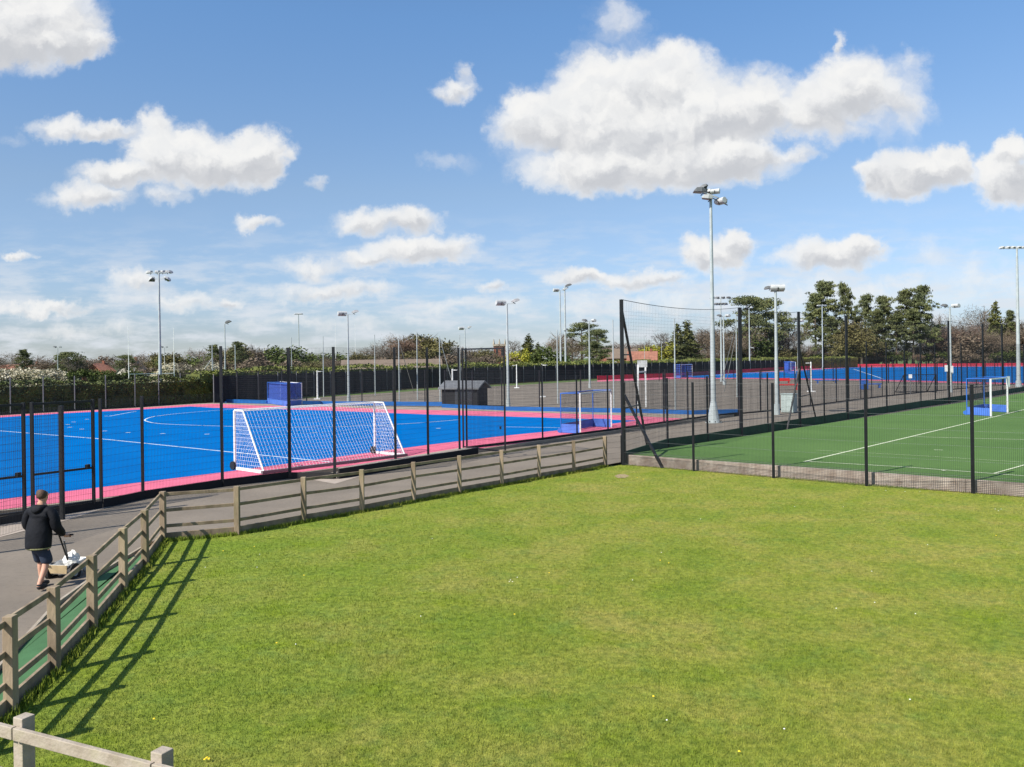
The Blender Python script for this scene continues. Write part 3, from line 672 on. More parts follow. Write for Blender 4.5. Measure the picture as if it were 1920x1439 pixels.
mast(423, 748, 608, 'slim floodlight mast with one right tilted lamp at the left pitch corner', 'single', (.10, .055))
mast(561, 706, 590, 'far floodlight mast with a small cross head above the cage goal', 'tee', (.2, .12), s=.6)
mast(654, 756, 590, 'floodlight mast with two lamps standing behind the middle of the white goal', 'pair', (.13, .065), s=1.05)
mast(873, 722, 617, 'floodlight mast with two dark lamps rising behind the shed roof', 'pair', (.12, .07), s=1.1)
mast(953, 764, 570, 'floodlight mast with two lamps on the far kickboard right of the church tower', 'pair', (.13, .065), s=1.05)
mast(1052, 713, 545, 'left one of the two close set tall masts above the dark hedge', 'pair', (.19, .10), s=1.4)
mast(1061, 711.5, 538, 'right one of the two close set tall masts, with a collar and single lamp', 'single', (.21, .12), collar=618, s=1.7)
mast(1106, 728, 603, 'floodlight mast with two lamps beside the dark cedar tree', 'twin', (.13, .07))
mast(1338, 793, 374, 'biggest floodlight mast with a clustered lamp head and flared bolted base', 'cluster', (.17, .085), cone=True, z=ZP)
mast(1353, 716, 560, 'two tier floodlight mast just right of the biggest mast', 'tiers', (.16, .09))
mast(1358, 722, 594, 'shorter twin lamp floodlight mast just right of the biggest mast', 'twin', (.14, .08))
mast(1406, 697, 578, 'pale distant mast in front of the round topped cedar', 'twin', (.2, .12))
mast(1457, 778, 544, 'pale floodlight mast with a white drum lamp beside the grey cabinet', 'drum', (.14, .085))
mast(1497, 712, 603, 'floodlight mast half hidden behind the third netting pole', 'twin', (.14, .08))
mast(1543, 694, 574, 'distant floodlight mast with a flat tee head before the tallest pine', 'tee', (.2, .12), s=.7)
mast(1783, 736, 576, 'slim floodlight mast with dark lamps carrying white notices, right of the pines', 'twin', (.13, .08))
mast(1910, 726, 466, 'tall floodlight mast with a wide tee head at the right frame edge', 'tee', (.24, .11), s=1.15)
mast(109, 718, 652, 'small far mast with two lamps before the white blossom at left', 'twin', (.10, .07))
mast(309, 713, 652, 'small far mast with two lamps right of the tall left mast', 'twin', (.10, .07))

# ------------------------------------------------------------------ rugby posts
def rugby(b0, b1, t0, t1, ybar, label, r=.06):
    p, q = G(*b0, -.2), G(*b1, -.2); root = thing('rugby_posts', ((p.x + q.x) / 2, (p.y + q.y) / 2, -.2), label, 'rugby posts', 'white rugby posts on the far field')
    for (a, tp) in ((p, t0), (q, t1)):
        t = AT(tp[0], tp[1], a.y); MB().tube(a, (a.x, a.y, t.z), r * 1.2, r * .6, 8).build('upright', M['white'], root, True)
    z = ZT(p, ybar); MB().tube((p.x, p.y, z), (q.x, q.y, z), r * .8, r * .8, 8).build('crossbar', M['white'], root, True)
rugby((242, 740), (327, 737), (236, 612), (320, 615), 702, 'large white rugby posts beyond the hedge beside the tall left mast', .045)
rugby((481, 712), (500, 711.5), (481, 645), (500, 648), 694, 'small distant white rugby posts left of the cage goal', .07)
rugby((630, 712), (667, 711), (630, 605), (667, 606), 686, 'slim white rugby posts either side of a mast behind the white goal', .045)
rugby((252, 722), (309, 720), (252, 690), (309, 662), 705, 'short far white posts seen between the large rugby posts', .05)

# ------------------------------------------------------------------ white football goal
def net_quad(mb, a, b, c, d, step, w_=.008, jit=0.0):
    # a-b bottom, d-c top
    nu = max(2, int((b - a).length / step)); nv = max(2, int((d - a).length / step))
    def P(u, v):
        p = a.lerp(b, u).lerp(d.lerp(c, u), v)
        if jit: p = p + Vector((0, 0, -jit * math.sin(u * math.pi) * math.sin(v * math.pi)))
        return p
    for i in range(nu + 1):
        for j in range(0, nv, 2): mb.bar(P(i / nu, j / nv), P(i / nu, min(1, (j + 2) / nv)), w_, w_, caps=False)
    for j in range(nv + 1):
        for i in range(0, nu, 2): mb.bar(P(i / nu, j / nv), P(min(1, (i + 2) / nu), j / nv), w_, w_, caps=False)
mL, mR = G(441, 881), G(703, 850.5); wv_ = (mR - mL).normalized(); dv_ = Vector((wv_.y, -wv_.x, 0))
HG = 2.2; bL, bR = mL + dv_ * 1.95, mR + dv_ * 1.95; Zu = Vector((0, 0, 1))
goal = thing('football_goal', mL, 'large white football goal with a white net standing on the blue pitch edge', 'football goal')
for p in (mL, mR): MB().tube(p, p + Zu * HG, .047, .047, 14).build('goalpost', M['white'], goal, True)
MB().tube(mL + Zu * (HG + .0), mR + Zu * HG, .047, .047, 14).build('crossbar', M['white'], goal, True)
for p, q in ((mL, bL), (mR, bR)):
    k_ = p + Zu * HG + dv_ * .6; sb = MB(); sb.tube(p + Zu * HG, k_, .035, .035, 10); sb.tube(k_, q + Zu * .05, .035, .035, 10); sb.build('back_stay', M['white'], goal, True)
    MB().bar(p + Zu * .06, q + Zu * .06, .09, .10).build('side_ground_bar', M['white'], goal)
    wh_ = MB(); c_ = p + Zu * .16 - dv_ * .02; wh_.tube(c_ - wv_ * .12, c_ - wv_ * .05, .16, .16, 14); wh_.build('wheel', M['rubber'], goal)
MB().bar(bL + Zu * .06 - wv_ * .1, bR + Zu * .06 + wv_ * .1, .12, .10).build('rear_ground_bar', M['greypost'], goal)
nm = MB(); kL, kR = mL + Zu * HG + dv_ * .6, mR + Zu * HG + dv_ * .6
net_quad(nm, bL + Zu * .1, bR + Zu * .1, kR, kL, .14, .006, .12); net_quad(nm, mL + Zu * HG, mR + Zu * HG, kR, kL, .14, .006)
for p, q, k_ in ((mL, bL, kL), (mR, bR, kR)): net_quad(nm, p + Zu * .1, q + Zu * .1, k_, p + Zu * HG, .14, .006)
nm.build('net', M['net'], goal)

# ------------------------------------------------------------------ hockey goals
def hockey(f0, f1, dvec, z, label, h=2.14, netm='netdark', ns=.12, bh=.46, wheels=True, nw=.006, coarse=False):
    p, q = Vector(f0), Vector(f1); dvec = Vector(dvec); root = thing('hockey_goal', p, label, 'hockey goal', 'blue framed hockey goals')
    wv2 = (q - p).normalized(); H = Zu * h
    for a in (p, q): MB().box(a + H / 2, (.075, .075, h)).build('goalpost', M['white'], root)
    MB().bar(p + H - Zu * .0375, q + H - Zu * .0375, .07, .075).build('crossbar', M['white'], root)
    for a in (p, q):
        b2 = a + dvec; fr = MB(); fr.tube(a + H, b2 + H * .985, .03, .03, 8); fr.tube(b2 + H * .985, b2, .03, .03, 8); fr.build('side_frame', M['bluepaint'], root, True)
    MB().tube(p + dvec + H * .985, q + dvec + H * .985, .03, .03, 8).build('rear_bar', M['bluepaint'], root, True)
    for a, b2 in ((p + dvec, q + dvec), (p + dvec * .02, p + dvec * .98), (q + dvec * .02, q + dvec * .98)):
        MB().bar(a + Zu * (bh / 2 + .02), b2 + Zu * (bh / 2 + .02), .03, bh).build('backboard', M['blueboard2'], root)
    if wheels:
        for a in (p, q): c_ = a + dvec * 1.06 + Zu * .13; MB().tube(c_ - wv2 * .04, c_ + wv2 * .04, .13, .13, 12).build('wheel', M['bluepaint'], root)
    nb = MB(); net_quad(nb, p + dvec * .95 + Zu * bh, q + dvec * .95 + Zu * bh, q + dvec * .9 + H * .97, p + dvec * .9 + H * .97, ns, nw)
    for a in (p, q): net_quad(nb, a + Zu * bh, a + dvec * .95 + Zu * bh, a + dvec * .9 + H * .97, a + H * .97, ns, nw)
    net_quad(nb, p + H * .97, q + H * .97, q + dvec * .9 + H * .97, p + dvec * .9 + H * .97, ns, nw)
    nb.build('net', M[netm], root)
a_ = G(1088, 813.5); b_ = G(1155, 800); wv3 = (b_ - a_).normalized(); 
hockey(a_, a_ + wv3 * 4.3, (G(1052, 812) - a_), 0, 'blue framed hockey goal near the fence left of the tall corner pole')
a_ = G(1858, 781, ZG); b_ = G(1889, 774, ZG); c_ = G(1813, 778, ZG)
hockey(a_, b_, c_ - a_, ZG, 'blue framed hockey goal with white posts on the green pitch at right', h=2.25)
a_ = G(566, 760); b_ = G(526, 754); c_ = G(541, 763)
hockey(a_, b_, c_ - a_, 0, 'blue netted hockey goal on the far left end of the blue pitch', netm='netblue', ns=.07, nw=.011, h=2.05)
a_ = G(1298, 708, ZP); b_ = G(1277, 709, ZP); c_ = G(1290, 712, ZP)
hockey(a_, b_, Vector((-1.2, .8, 0)), ZP, 'small distant blue hockey goal on the far pitch, left of the big mast', h=2.6, netm='netblue', ns=.3, nw=.05, wheels=False)
a_ = G(1492, 701, ZP); b_ = G(1483, 698, ZP)
hockey(a_, b_, Vector((-1.6, .3, 0)), ZP, 'small distant blue hockey goal seen beside the third netting pole', h=2.6, netm='netblue', ns=.3, nw=.05, wheels=False)

# ------------------------------------------------------------------ netball posts
for (px, base, top, lab, sgn) in [(969, 728, 684, 'white netball post in front of the dark windbreak beyond the fence', -1), (1017, 745, 683, 'white topped netball post behind the near fence post', 1),
     (849, 756, 692, 'white netball post left of the shed roof', 1), (595.5, 749, 695, 'white padded netball post right of the cage goal', 1), (1521, 735, 679, 'white netball post right of the third netting pole', -1)]:
    p = G(px, base, ZP); t = ZT(p, top); root = thing('netball_post', p, lab, 'netball post', 'white netball posts')
    MB().tube(p, (p.x, p.y, t), .09, .07, 10).build('post', M['white'], root, True)
    MB().box((p.x, p.y, ZP + .05), (.7, .7, .1)).build('base', M['white'], root)
    rg = MB(); c = Vector((p.x + sgn * .35, p.y, t - .12)); rg.bar((p.x, p.y, t - .12), c, .06, .06)
    for k_ in range(10):
        a0, a1 = k_ * .628, (k_ + 1) * .628; rg.bar(c + Vector((math.cos(a0), math.sin(a0), 0)) * .22, c + Vector((math.cos(a1), math.sin(a1), 0)) * .22, .05, .05)
    rg.build('hoop', M['white'], root)
p, q = G(1197, 768, ZP), G(1211, 764, ZP); root = thing('basketball_stand', p, 'white framed basketball stand behind the tall corner pole', 'basketball stand'); t = ZT(p, 684)
for a in (p, q): MB().bar(a, (a.x, a.y, t), .12, .12).build('upright', M['white'], root)
MB().bar((p.x, p.y, t - .6), (q.x, q.y, t - .6), .1, .1).build('crossbar', M['white'], root)
cc = (p + q) / 2; MB().box((cc.x, cc.y - .3, t + .05), (.8, .05, .55)).build('backboard', M['lamp'], root)

# ------------------------------------------------------------------ shed, boxes, benches
def gable(name, p, w_, d_, h, rh, yaw, label, cat, wall, roof, group=None, win=0, chim=False, over=.25, door=True):
    root = thing(name, p, label, cat, group); ux = Vector((math.cos(yaw), math.sin(yaw), 0)); uy = Vector((-ux.y, ux.x, 0)); P = Vector(p)
    hw, hd = w_ / 2, d_ / 2
    vs = [P + ux * a * hw + uy * b * hd + Zu * z for z in (0, h) for (a, b) in ((-1, -1), (1, -1), (1, 1), (-1, 1))] + [P - ux * hw + Zu * (h + rh), P + ux * hw + Zu * (h + rh)]
    MB().add(vs, [(0, 1, 5, 4), (2, 3, 7, 6), (1, 2, 6, 9, 5), (3, 0, 4, 8, 7)]).build('wall', M[wall], root)
    ro = MB()
    for s_ in (-1, 1):
        e0 = P - ux * (hw + over) + uy * s_ * (hd + over) + Zu * (h - rh * over / hd + .04); e1 = P + ux * (hw + over) + uy * s_ * (hd + over) + Zu * (h - rh * over / hd + .04)
        r0_, r1_ = P - ux * (hw + over) + Zu * (h + rh + .04), P + ux * (hw + over) + Zu * (h + rh + .04); th = Zu * .12
        ro.add([e0, e1, r1_, r0_, e0 + th, e1 + th, r1_ + th, r0_ + th], [(0, 1, 2, 3), (4, 5, 6, 7), (0, 1, 5, 4), (1, 2, 6, 5), (3, 0, 4, 7)])
    r = ro.build('roof', M[roof], root)
    if chim: c = P + ux * hw * .6 + Zu * (h + rh + .3); MB().box(c, (.6, .5, 1.1)).build('chimney', M['brick'], r)
    for i in range(win):
        t_ = (i + .5) / win * 2 - 1; c = P + ux * t_ * hw * .85 - uy * (hd + .01) + Zu * h * .6
        o = MB().box(c, (w_ / win * .42, .06, h * .34), (ux, uy, Zu)).build('window', M['white'], root); MB().box(c - uy * .04, (w_ / win * .36, .03, h * .27), (ux, uy, Zu)).build('pane', M['glass'], o)
    return root
pS = G(870, 765.5, ZP); pS = pS + Vector((0, 1.6, 0))
sh = gable('storage_shed', pS, 3.3, 2.4, 1.65, .5, -.35, 'small dark shed with a grey gabled roof behind the far blue kickboard', 'shed', 'windbreak', 'greypost')
_u = Vector((math.cos(-.35), math.sin(-.35), 0)); _v = Vector((-_u.y, _u.x, 0))
MB().box(pS - _u * 1.68 + Zu * .82, (.04, 2.2, 1.5), (_u, _v, Zu)).build('side_boards', M['blueboard'], sh); MB().box(pS - _v * 1.23 + Zu * .82 + _u * .4, (1.6, .04, 1.5), (_u, _v, Zu)).build('door', M['lampdark'], sh)
p = G(1480, 774, ZP); cab = thing('utility_cabinet', p, 'grey green metal cabinet standing by the pale drum lamp mast', 'cabinet')
sz = 2.0 * 20 / 20; ca = (Vector((.8, -.6, 0)), Vector((.6, .8, 0)), Zu)
MB().box(p + Zu * .68, (.95, .7, 1.3), ca).build('body', M['cabinet'], cab, bevel=.02); MB().box(p + Zu * 1.35, (1.05, .8, .06), ca).build('lid', M['cabinet'], cab)
MB().box(p + Zu * .68 - ca[1] * .36, (.8, .02, 1.1), ca).build('door', M['cabinet'], cab); MB().box(p + Zu * .75 - ca[1] * .38 + ca[0] * .3, (.04, .03, .14), ca).build('handle', M['lampdark'], cab)
def bench(px, py, L_, colr, label, back=True, h=.45, s=1.0, z=ZP):
    p = G(px, py, z); root = thing('bench', p, label, 'bench', 'coloured plastic benches on the tarmac courts')
    MB().box(p + Zu * h * s, (L_, .5 * s, .12 * s)).build('seat', M[colr], root, bevel=.02)
    for a in (-1, 1): MB().box(p + Vector((a * L_ * .4, 0, h * s / 2 - .03 * s)), (.12, .4 * s, h * s - .06 * s)).build('leg', M[colr], root)
    if back: MB().box(p + Vector((0, .22 * s, h * s + .25 * s)), (L_, .06, .36 * s)).build('backrest', M[colr], root)
bench(1476, 731.5, 2.6, 'red', 'nearer long red bench just right of the pale drum lamp mast', back=False, s=1.4)
bench(1468, 719.5, 2.1, 'red', 'smaller red bench behind the nearer red bench', back=True, s=.9)
bench(1550, 719, 3.3, 'bluepaint', 'low blue bench on the courts left of the yellow green tree pole', back=False)
bench(1635, 728, 2.2, 'bluepaint', 'blue bench attached to a boxy blue end on the courts', back=False, s=1.1)
p = G(1620, 731, ZP); MBb = MB().box(p + Zu * .55, (.7, .7, 1.0)); MBb.box(p + Zu * 1.08, (.78, .78, .07)); tag(MBb.build('storage_bin', M['bluepaint']), 'upright blue bin beside the blue bench on the courts', 'bin')
p = G(1725, 737, ZP); dg = thing('training_frame', p, 'dark steel framed goal cage standing on the courts below the pines', 'frame'); fr = MB(); Ld, Hd = 3.4, 1.9
for a in (0, Ld):
    fr.bar(p + Vector((a - 1.7, 0, 0)), p + Vector((a - 1.7, 0, Hd)), .07, .07); fr.bar(p + Vector((a - 1.7, 0, Hd)), p + Vector((a - 1.7, 2, 0)), .06, .06); fr.bar(p + Vector((a - 1.7, 0, .05)), p + Vector((a - 1.7, 2, .05)), .06, .06)
fr.bar(p + Vector((-1.7, 0, Hd)), p + Vector((1.7, 0, Hd)), .07, .07); fr.bar(p + Vector((-1.7, 2, .05)), p + Vector((1.7, 2, .05)), .07, .07)
fr.build('frame', M['black'], dg); nb = MB(); net_quad(nb, p + Vector((-1.7, 2, .05)), p + Vector((1.7, 2, .05)), p + Vector((1.7, 0, Hd)), p + Vector((-1.7, 0, Hd)), .25, .012); nb.build('net', M['netdark'], dg)
# white notices
for (x, y, wp, hp_, D_, lab, par) in [(1776, 691, 9, 12, 74, 'white notice on the slim right mast', 1), (1785, 694, 4.5, 15, 74.5, 'second narrow white notice beside the slim right mast', 1), (1707, 706, 6, 7, 86, 'small white notice on the courts fence below the pines', 0), (1890, 668, 7, 20, 70, 'pale grey panel near the right floodlight mast', 0)]:
    c = AT(x, y if x != 1890 else 716, D_); mb = MB(); mb.box(c, (wp * D_ / F, .04, hp_ * D_ / F)); root = thing('notice_board', (c.x, c.y, ZP), lab, 'sign'); mb.build('board', M['white' if x != 1890 else 'cabinet'], root)
    MB().bar((c.x, c.y + .05, ZP), (c.x, c.y + .05, c.z + hp_ * D_ / F / 2), .04, .04).build('stake', M['greypost'], root)

# ------------------------------------------------------------------ timber fence
fenceW = thing('timber_fence', A0, 'weathered three rail timber fence with gravel board along the tarmac path', 'fence')
TOPH = 1.18
def tpost(p, h=TOPH, top_y=None):
    MB().box((p.x, p.y, ZL - .05 + (h + .05) / 2), (.125, .125, h + .05), None).build('post', M['wood'], fenceW, bevel=.008)
right_pts = [A0] + [G(a, b, ZL) for a, b in ((445, 1003), (570, 979.5), (679, 960.5), (776, 941.5), (862, 925), (941, 911), (1011, 898), (1076, 887), (1134, 875.5))]
left_pts = [Vector((p.x, p.y, ZL)) for p in lf[:-1]] + [Vector((-5.9, 9.0, ZL))]
for k_, pts_ in enumerate((right_pts, left_pts)):
    for i, p in enumerate(pts_):
        if k_ == 1 and i == 0: continue
        tpost(p)
    for i in range(len(pts_) - 1):
        a, b = pts_[i], pts_[i + 1]; d = (b - a).normalized(); nn = Vector((-d.y, d.x, 0))
        if k_ == 1: nn = -nn
        nn = nn * .05
        for zz in (1.10, .73, .35):
            jz = rnd.uniform(-.012, .012)
            MB().bar(a + nn + Zu * (zz + jz), b + nn + Zu * (zz - jz), .04, .078).build('rail', M['wood'], fenceW, bevel=.006)
        MB().bar(a + nn + Zu * .08, b + nn + Zu * .08, .05, .22).build('gravel_board', M['wood'], fenceW, bevel=.006)
nf = thing('timber_fence', (-4.2, 7.3, ZL), 'nearest pale timber fence with a single seen rail at the bottom left', 'fence')
q0, q1 = AT(45, 1342, 7.3), AT(304, 1412, 6.62); dq = (q1 - q0); dq.z = 0
qs = [q0 - dq * 1.05, q0, q1, q1 + dq]
for p in qs: MB().box((p.x, p.y, (ZL + q0.z) / 2), (.12, .12, q0.z - ZL), (dq.normalized(), Vector((-dq.y, dq.x, 0)).normalized(), Zu)).build('post', M['woodpale'], nf, bevel=.008)
nb_ = Vector((dq.y, -dq.x, 0)).normalized() * .084
for i in range(3):
    a, b = qs[i], qs[i + 1]
    for zz in (-.12, -.5, -.88): MB().bar(Vector((a.x, a.y, q0.z + zz)) + nb_, Vector((b.x, b.y, q0.z + zz)) + nb_ - dq * .008, .045, .105).build('rail', M['woodpale'], nf, bevel=.006)

# ------------------------------------------------------------------ grass blades
def inpoly(x, y, poly):
    c = np.zeros(len(x), bool); n = len(poly); j = n - 1
    for i in range(n):
        xi, yi = poly[i]; xj, yj = poly[j]
        k = ((yi > y) != (yj > y)) & (x < (xj - xi) * (y - yi) / ((yj - yi) + 1e-12) + xi); c ^= k; j = i
    return c
rg = np.random.default_rng(3)
n = 900000
D_ = 4.5 * (38 / 4.5) ** rg.random(n); az = rg.uniform(-.80, .80, n); X_ = np.tan(az) * D_
sel = inpoly(X_, D_, [(p[0], p[1]) for p in lawn]); X_, D_ = X_[sel], D_[sel]; n = len(X_)
clump = np.sin(X_ * 2.1 + np.sin(D_ * 1.7) * 2) * np.sin(D_ * 2.6 + np.sin(X_ * 1.3) * 2)
h_ = (0.020 + 0.014 * rg.random(n) + .007 * clump) ; wd_ = 0.0035 + 0.00042 * D_
th_ = rg.uniform(0, 2 * math.pi, n); ln_ = rg.uniform(.1, .7, n) * h_; th2 = rg.uniform(0, 2 * math.pi, n)
V_ = np.zeros((n, 3, 3)); V_[:, 0] = np.stack([X_ - np.cos(th_) * wd_ / 2, D_ - np.sin(th_) * wd_ / 2, np.full(n, ZL - .002)], 1)
V_[:, 1] = np.stack([X_ + np.cos(th_) * wd_ / 2, D_ + np.sin(th_) * wd_ / 2, np.full(n, ZL - .002)], 1)
V_[:, 2] = np.stack([X_ + np.cos(th2) * ln_, D_ + np.sin(th2) * ln_, ZL + h_], 1)
me = bpy.data.meshes.new('grass'); me.vertices.add(3 * n); me.vertices.foreach_set('co', V_.reshape(-1)); me.loops.add(3 * n); me.loops.foreach_set('vertex_index', np.arange(3 * n, dtype=np.int32))
me.polygons.add(n); me.polygons.foreach_set('loop_start', np.arange(0, 3 * n, 3, dtype=np.int32)); me.update(); me.materials.append(M['blade'])
o = bpy.data.objects.new('grass', me); C.objects.link(o); tag(o, 'short mown green grass covering the lawn', 'grass', kind='stuff')
# ragged tufts at the foot of the gravel boards and wall
mb = MB()
def tufts(a, b, n_, off_, hh):
    d = (b - a); nn = Vector((d.y, -d.x, 0)).normalized()
    for _ in range(n_):
        p = a + d * rnd.random() + nn * (off_ + abs(rnd.gauss(0, .05))); hz = hh * rnd.uniform(.4, 1.3); an = rnd.random() * 6.28; w2 = rnd.uniform(.006, .014)
        mb.add([(p.x - math.cos(an) * w2, p.y - math.sin(an) * w2, ZL), (p.x + math.cos(an) * w2, p.y + math.sin(an) * w2, ZL), (p.x + rnd.gauss(0, .03), p.y + rnd.gauss(0, .03), ZL + hz)], [(0, 1, 2)])
for i in range(len(right_pts) - 1): tufts(right_pts[i], right_pts[i + 1], 900, .03, .10)
for i in range(len(left_pts) - 1): tufts(left_pts[i + 1], left_pts[i], 500, .03, .11)
tufts(Vector((W0.x, W0.y, 0)), Vector((W1.x, W1.y, 0)), 1500, .12, .05)
tag(mb.build('grass_tufts', M['blade']), 'ragged longer grass at the foot of the timber fence and wall', 'grass', kind='stuff')
mb = MB(); my = MB()
for (x, y) in [(957, 1088), (955, 1091), (961, 1091), (970, 1083), (1186, 1088), (1568, 1141), (1490, 950), (1725, 922), (1697, 922), (1661, 920), (1866, 955), (1872, 958), (1877, 955), (385, 1064), (487, 1040), (482, 1064), (1640, 1130)] + [(rnd.uniform(350, 1900), rnd.uniform(935, 1430)) for _ in range(12)]:
    p = G(x, y, ZL + .04); mb.tube(p, p + Zu * .006, .011, .008, 6)
for (x, y) in [(388, 1421), (392, 1423), (384, 1424), (477, 1025), (570, 1079), (173, 1238), (289, 1348), (1238, 1051), (1254, 1056), (1195, 896), (1206, 899), (1940, 1130)] + [(rnd.uniform(350, 1900), rnd.uniform(960, 1430)) for _ in range(8)]:
    p = G(x, y, ZL + .04); my.tube(p, p + Zu * .008, .016, .010, 7)
tag(mb.build('daisies', M['daisy']), 'tiny white daisies scattered over the lawn', 'flowers', kind='stuff')
tag(my.build('dandelions', M['yellow']), 'tiny yellow dandelions scattered over the lawn', 'flowers', kind='stuff')

# ------------------------------------------------------------------ hedge and windbreak
hb = hp
def hedge_mesh(pts, zt, width, n_per_m, seed, lz=.22):
    r = random.Random(seed); mb = MB()
    for i in range(len(pts) - 1):
        a, b = pts[i], pts[i + 1]; d = (b - a); L = d.length; dn = d.normalized(); nn = Vector((dn.y, -dn.x, 0))
        mb.bar(a + nn * -(width / 2 + .3) + Zu * ((zt - .5) / 2), b + nn * -(width / 2 + .3) + Zu * ((zt - .5) / 2), width * .8, zt - .1)
        for _ in range(int(L * n_per_m)):
            t = r.random(); tt = zt + .18 * math.sin((a.x + dn.x * t * L) * .9) + .1 * math.sin((a.y + t * L) * 2.3)
            side = r.random()
            if side < .5: p = a + d * t + nn * (-.3 - width * r.random()) + Zu * (tt + r.gauss(0, .07))
            else: p = a + d * t + nn * (-.28 + r.gauss(0, .06)) + Zu * (tt * r.random() ** .8)
            s_ = lz * r.uniform(.5, 1.2); u = Vector((r.gauss(0, 1), r.gauss(0, 1), r.gauss(0, 1))).normalized(); v = u.orthogonal().normalized()
            mb.add([p + u * s_, p + v * s_ * .6, p - u * s_, p - v * s_ * .6], [(0, 1, 2, 3)])
    return mb
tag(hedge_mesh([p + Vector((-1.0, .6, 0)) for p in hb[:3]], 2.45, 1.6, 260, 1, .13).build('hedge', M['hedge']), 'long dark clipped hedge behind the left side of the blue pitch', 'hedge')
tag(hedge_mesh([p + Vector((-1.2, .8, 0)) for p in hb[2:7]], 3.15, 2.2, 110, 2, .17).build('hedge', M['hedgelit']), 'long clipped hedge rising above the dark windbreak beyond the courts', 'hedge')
wbk = thing('windbreak_fence', hb[2], 'long dark windbreak screen on posts in front of the far hedge', 'fence')
wp_ = [p for p in hb[2:6]]
for i in range(len(wp_) - 1):
    a, b = wp_[i], wp_[i + 1]; MB().bar(a + Zu * 1.35, b + Zu * 1.35, .03, 2.6).build('screen', M['windbreak'], wbk)
for p in resample(wp_, 3.4)[:95]: MB().box((p.x + .08, p.y - .08, 1.35), (.07, .07, 3.0)).build('post', M['greypost'], wbk)
rb = MB(); rp = xy([(1120, 713.5), (1270, 707.5), (1476, 694), (1600, 688), (2200, 684.5)], ZP)
for i in range(4): rb.bar(rp[i] + Zu * .45, rp[i + 1] + Zu * .45, .1, .8)
tag(rb.build('kickboard_wall', M['redboard']), 'long low red kickboard along the far edge of the distant blue pitch', 'board')
fence('court_fence', resample(xy([(1150, 718), (1300, 713), (1420, 713), (1600, 717), (1810, 722), (1960, 727)], ZP), 5.0), 2.9, 'distant dark posted mesh fence between the courts and the far blue pitch', post=.1, z0=ZP, dv=.2, dh=.3, wv=.008, wh=.01)
fence('court_fence', resample(xy([(1480, 694.5), (1600, 689.5), (2000, 687)], ZP), 7.0), 3.2, 'farthest thin fence behind the distant blue pitch below the woods', post=.12, z0=ZP, dv=.4, dh=.4, wv=.012, wh=.012)

# ------------------------------------------------------------------ trees
def blob_leaves(mb, r, blobs, n_, s0, s1, thin=.6, shell=.55, up=0.0, flat=0.0):
    tot = sum(b[3] * b[4] * b[5] for b in blobs) 
    for b in blobs:
        k = max(8, int(n_ * b[3] * b[4] * b[5] / tot))
        for _ in range(k):
            v = Vector((r.gauss(0, 1), r.gauss(0, 1), r.gauss(0, 1))).normalized() * (shell + (1 - shell) * r.random()) * (1 + .12 * r.gauss(0, 1))
            p = Vector((b[0] + v.x * b[3], b[1] + v.y * b[4], b[2] + v.z * b[5])); s_ = r.uniform(s0, s1)
            u = Vector((r.gauss(0, 1), r.gauss(0, 1), r.gauss(0, 1) * (1 - flat) + up)).normalized(); q = u.orthogonal().normalized()
            q = (q * math.cos(1.7 * r.random()) + u.cross(q) * math.sin(1.7 * r.random())).normalized()
            mb.add([p + u * s_, p + q * s_ * thin, p - u * s_, p - q * s_ * thin], [(0, 1, 2, 3)])
def limbs(mb, r, H, n_, spread, r0, base=.3, rise=.55):
    mb.tube((0, 0, -.3), (0, 0, H * .45), r0, r0 * .6, 8); mb.tube((0, 0, H * .45), (0, 0, H * .92), r0 * .6, r0 * .12, 7)
    for i in range(n_):
        z = H * (base + (.85 - base) * i / n_); a = r.random() * 6.28; L_ = spread * (1 - .5 * i / n_) * r.uniform(.7, 1.1)
        e_ = Vector((math.cos(a) * L_, math.sin(a) * L_, z + L_ * rise)); mid = Vector((e_.x * .5, e_.y * .5, z + (e_.z - z) * .35))
        mb.tube((0, 0, z), mid, r0 * .35, r0 * .22, 5); mb.tube(mid, e_, r0 * .22, r0 * .05, 5)
        for _ in range(2):
            a2 = a + r.uniform(-.9, .9); e2 = mid + Vector((math.cos(a2), math.sin(a2), r.uniform(.4, 1.2))) * L_ * .45; mb.tube(mid, e2, r0 * .16, r0 * .04, 4)
def rec(mb, r, p, d, L, rad, depth):
    q = p + d * L; mb.tube(p, q, rad, rad * .68, 5 if depth > 2 else 3, caps=False)
    if depth == 0: return
    for _ in range(3 if depth > 1 else 4):
        nd = (d + Vector((r.gauss(0, .55), r.gauss(0, .55), r.gauss(.08, .4)))).normalized(); rec(mb, r, q, nd, L * r.uniform(.62, .85), rad * .62, depth - 1)
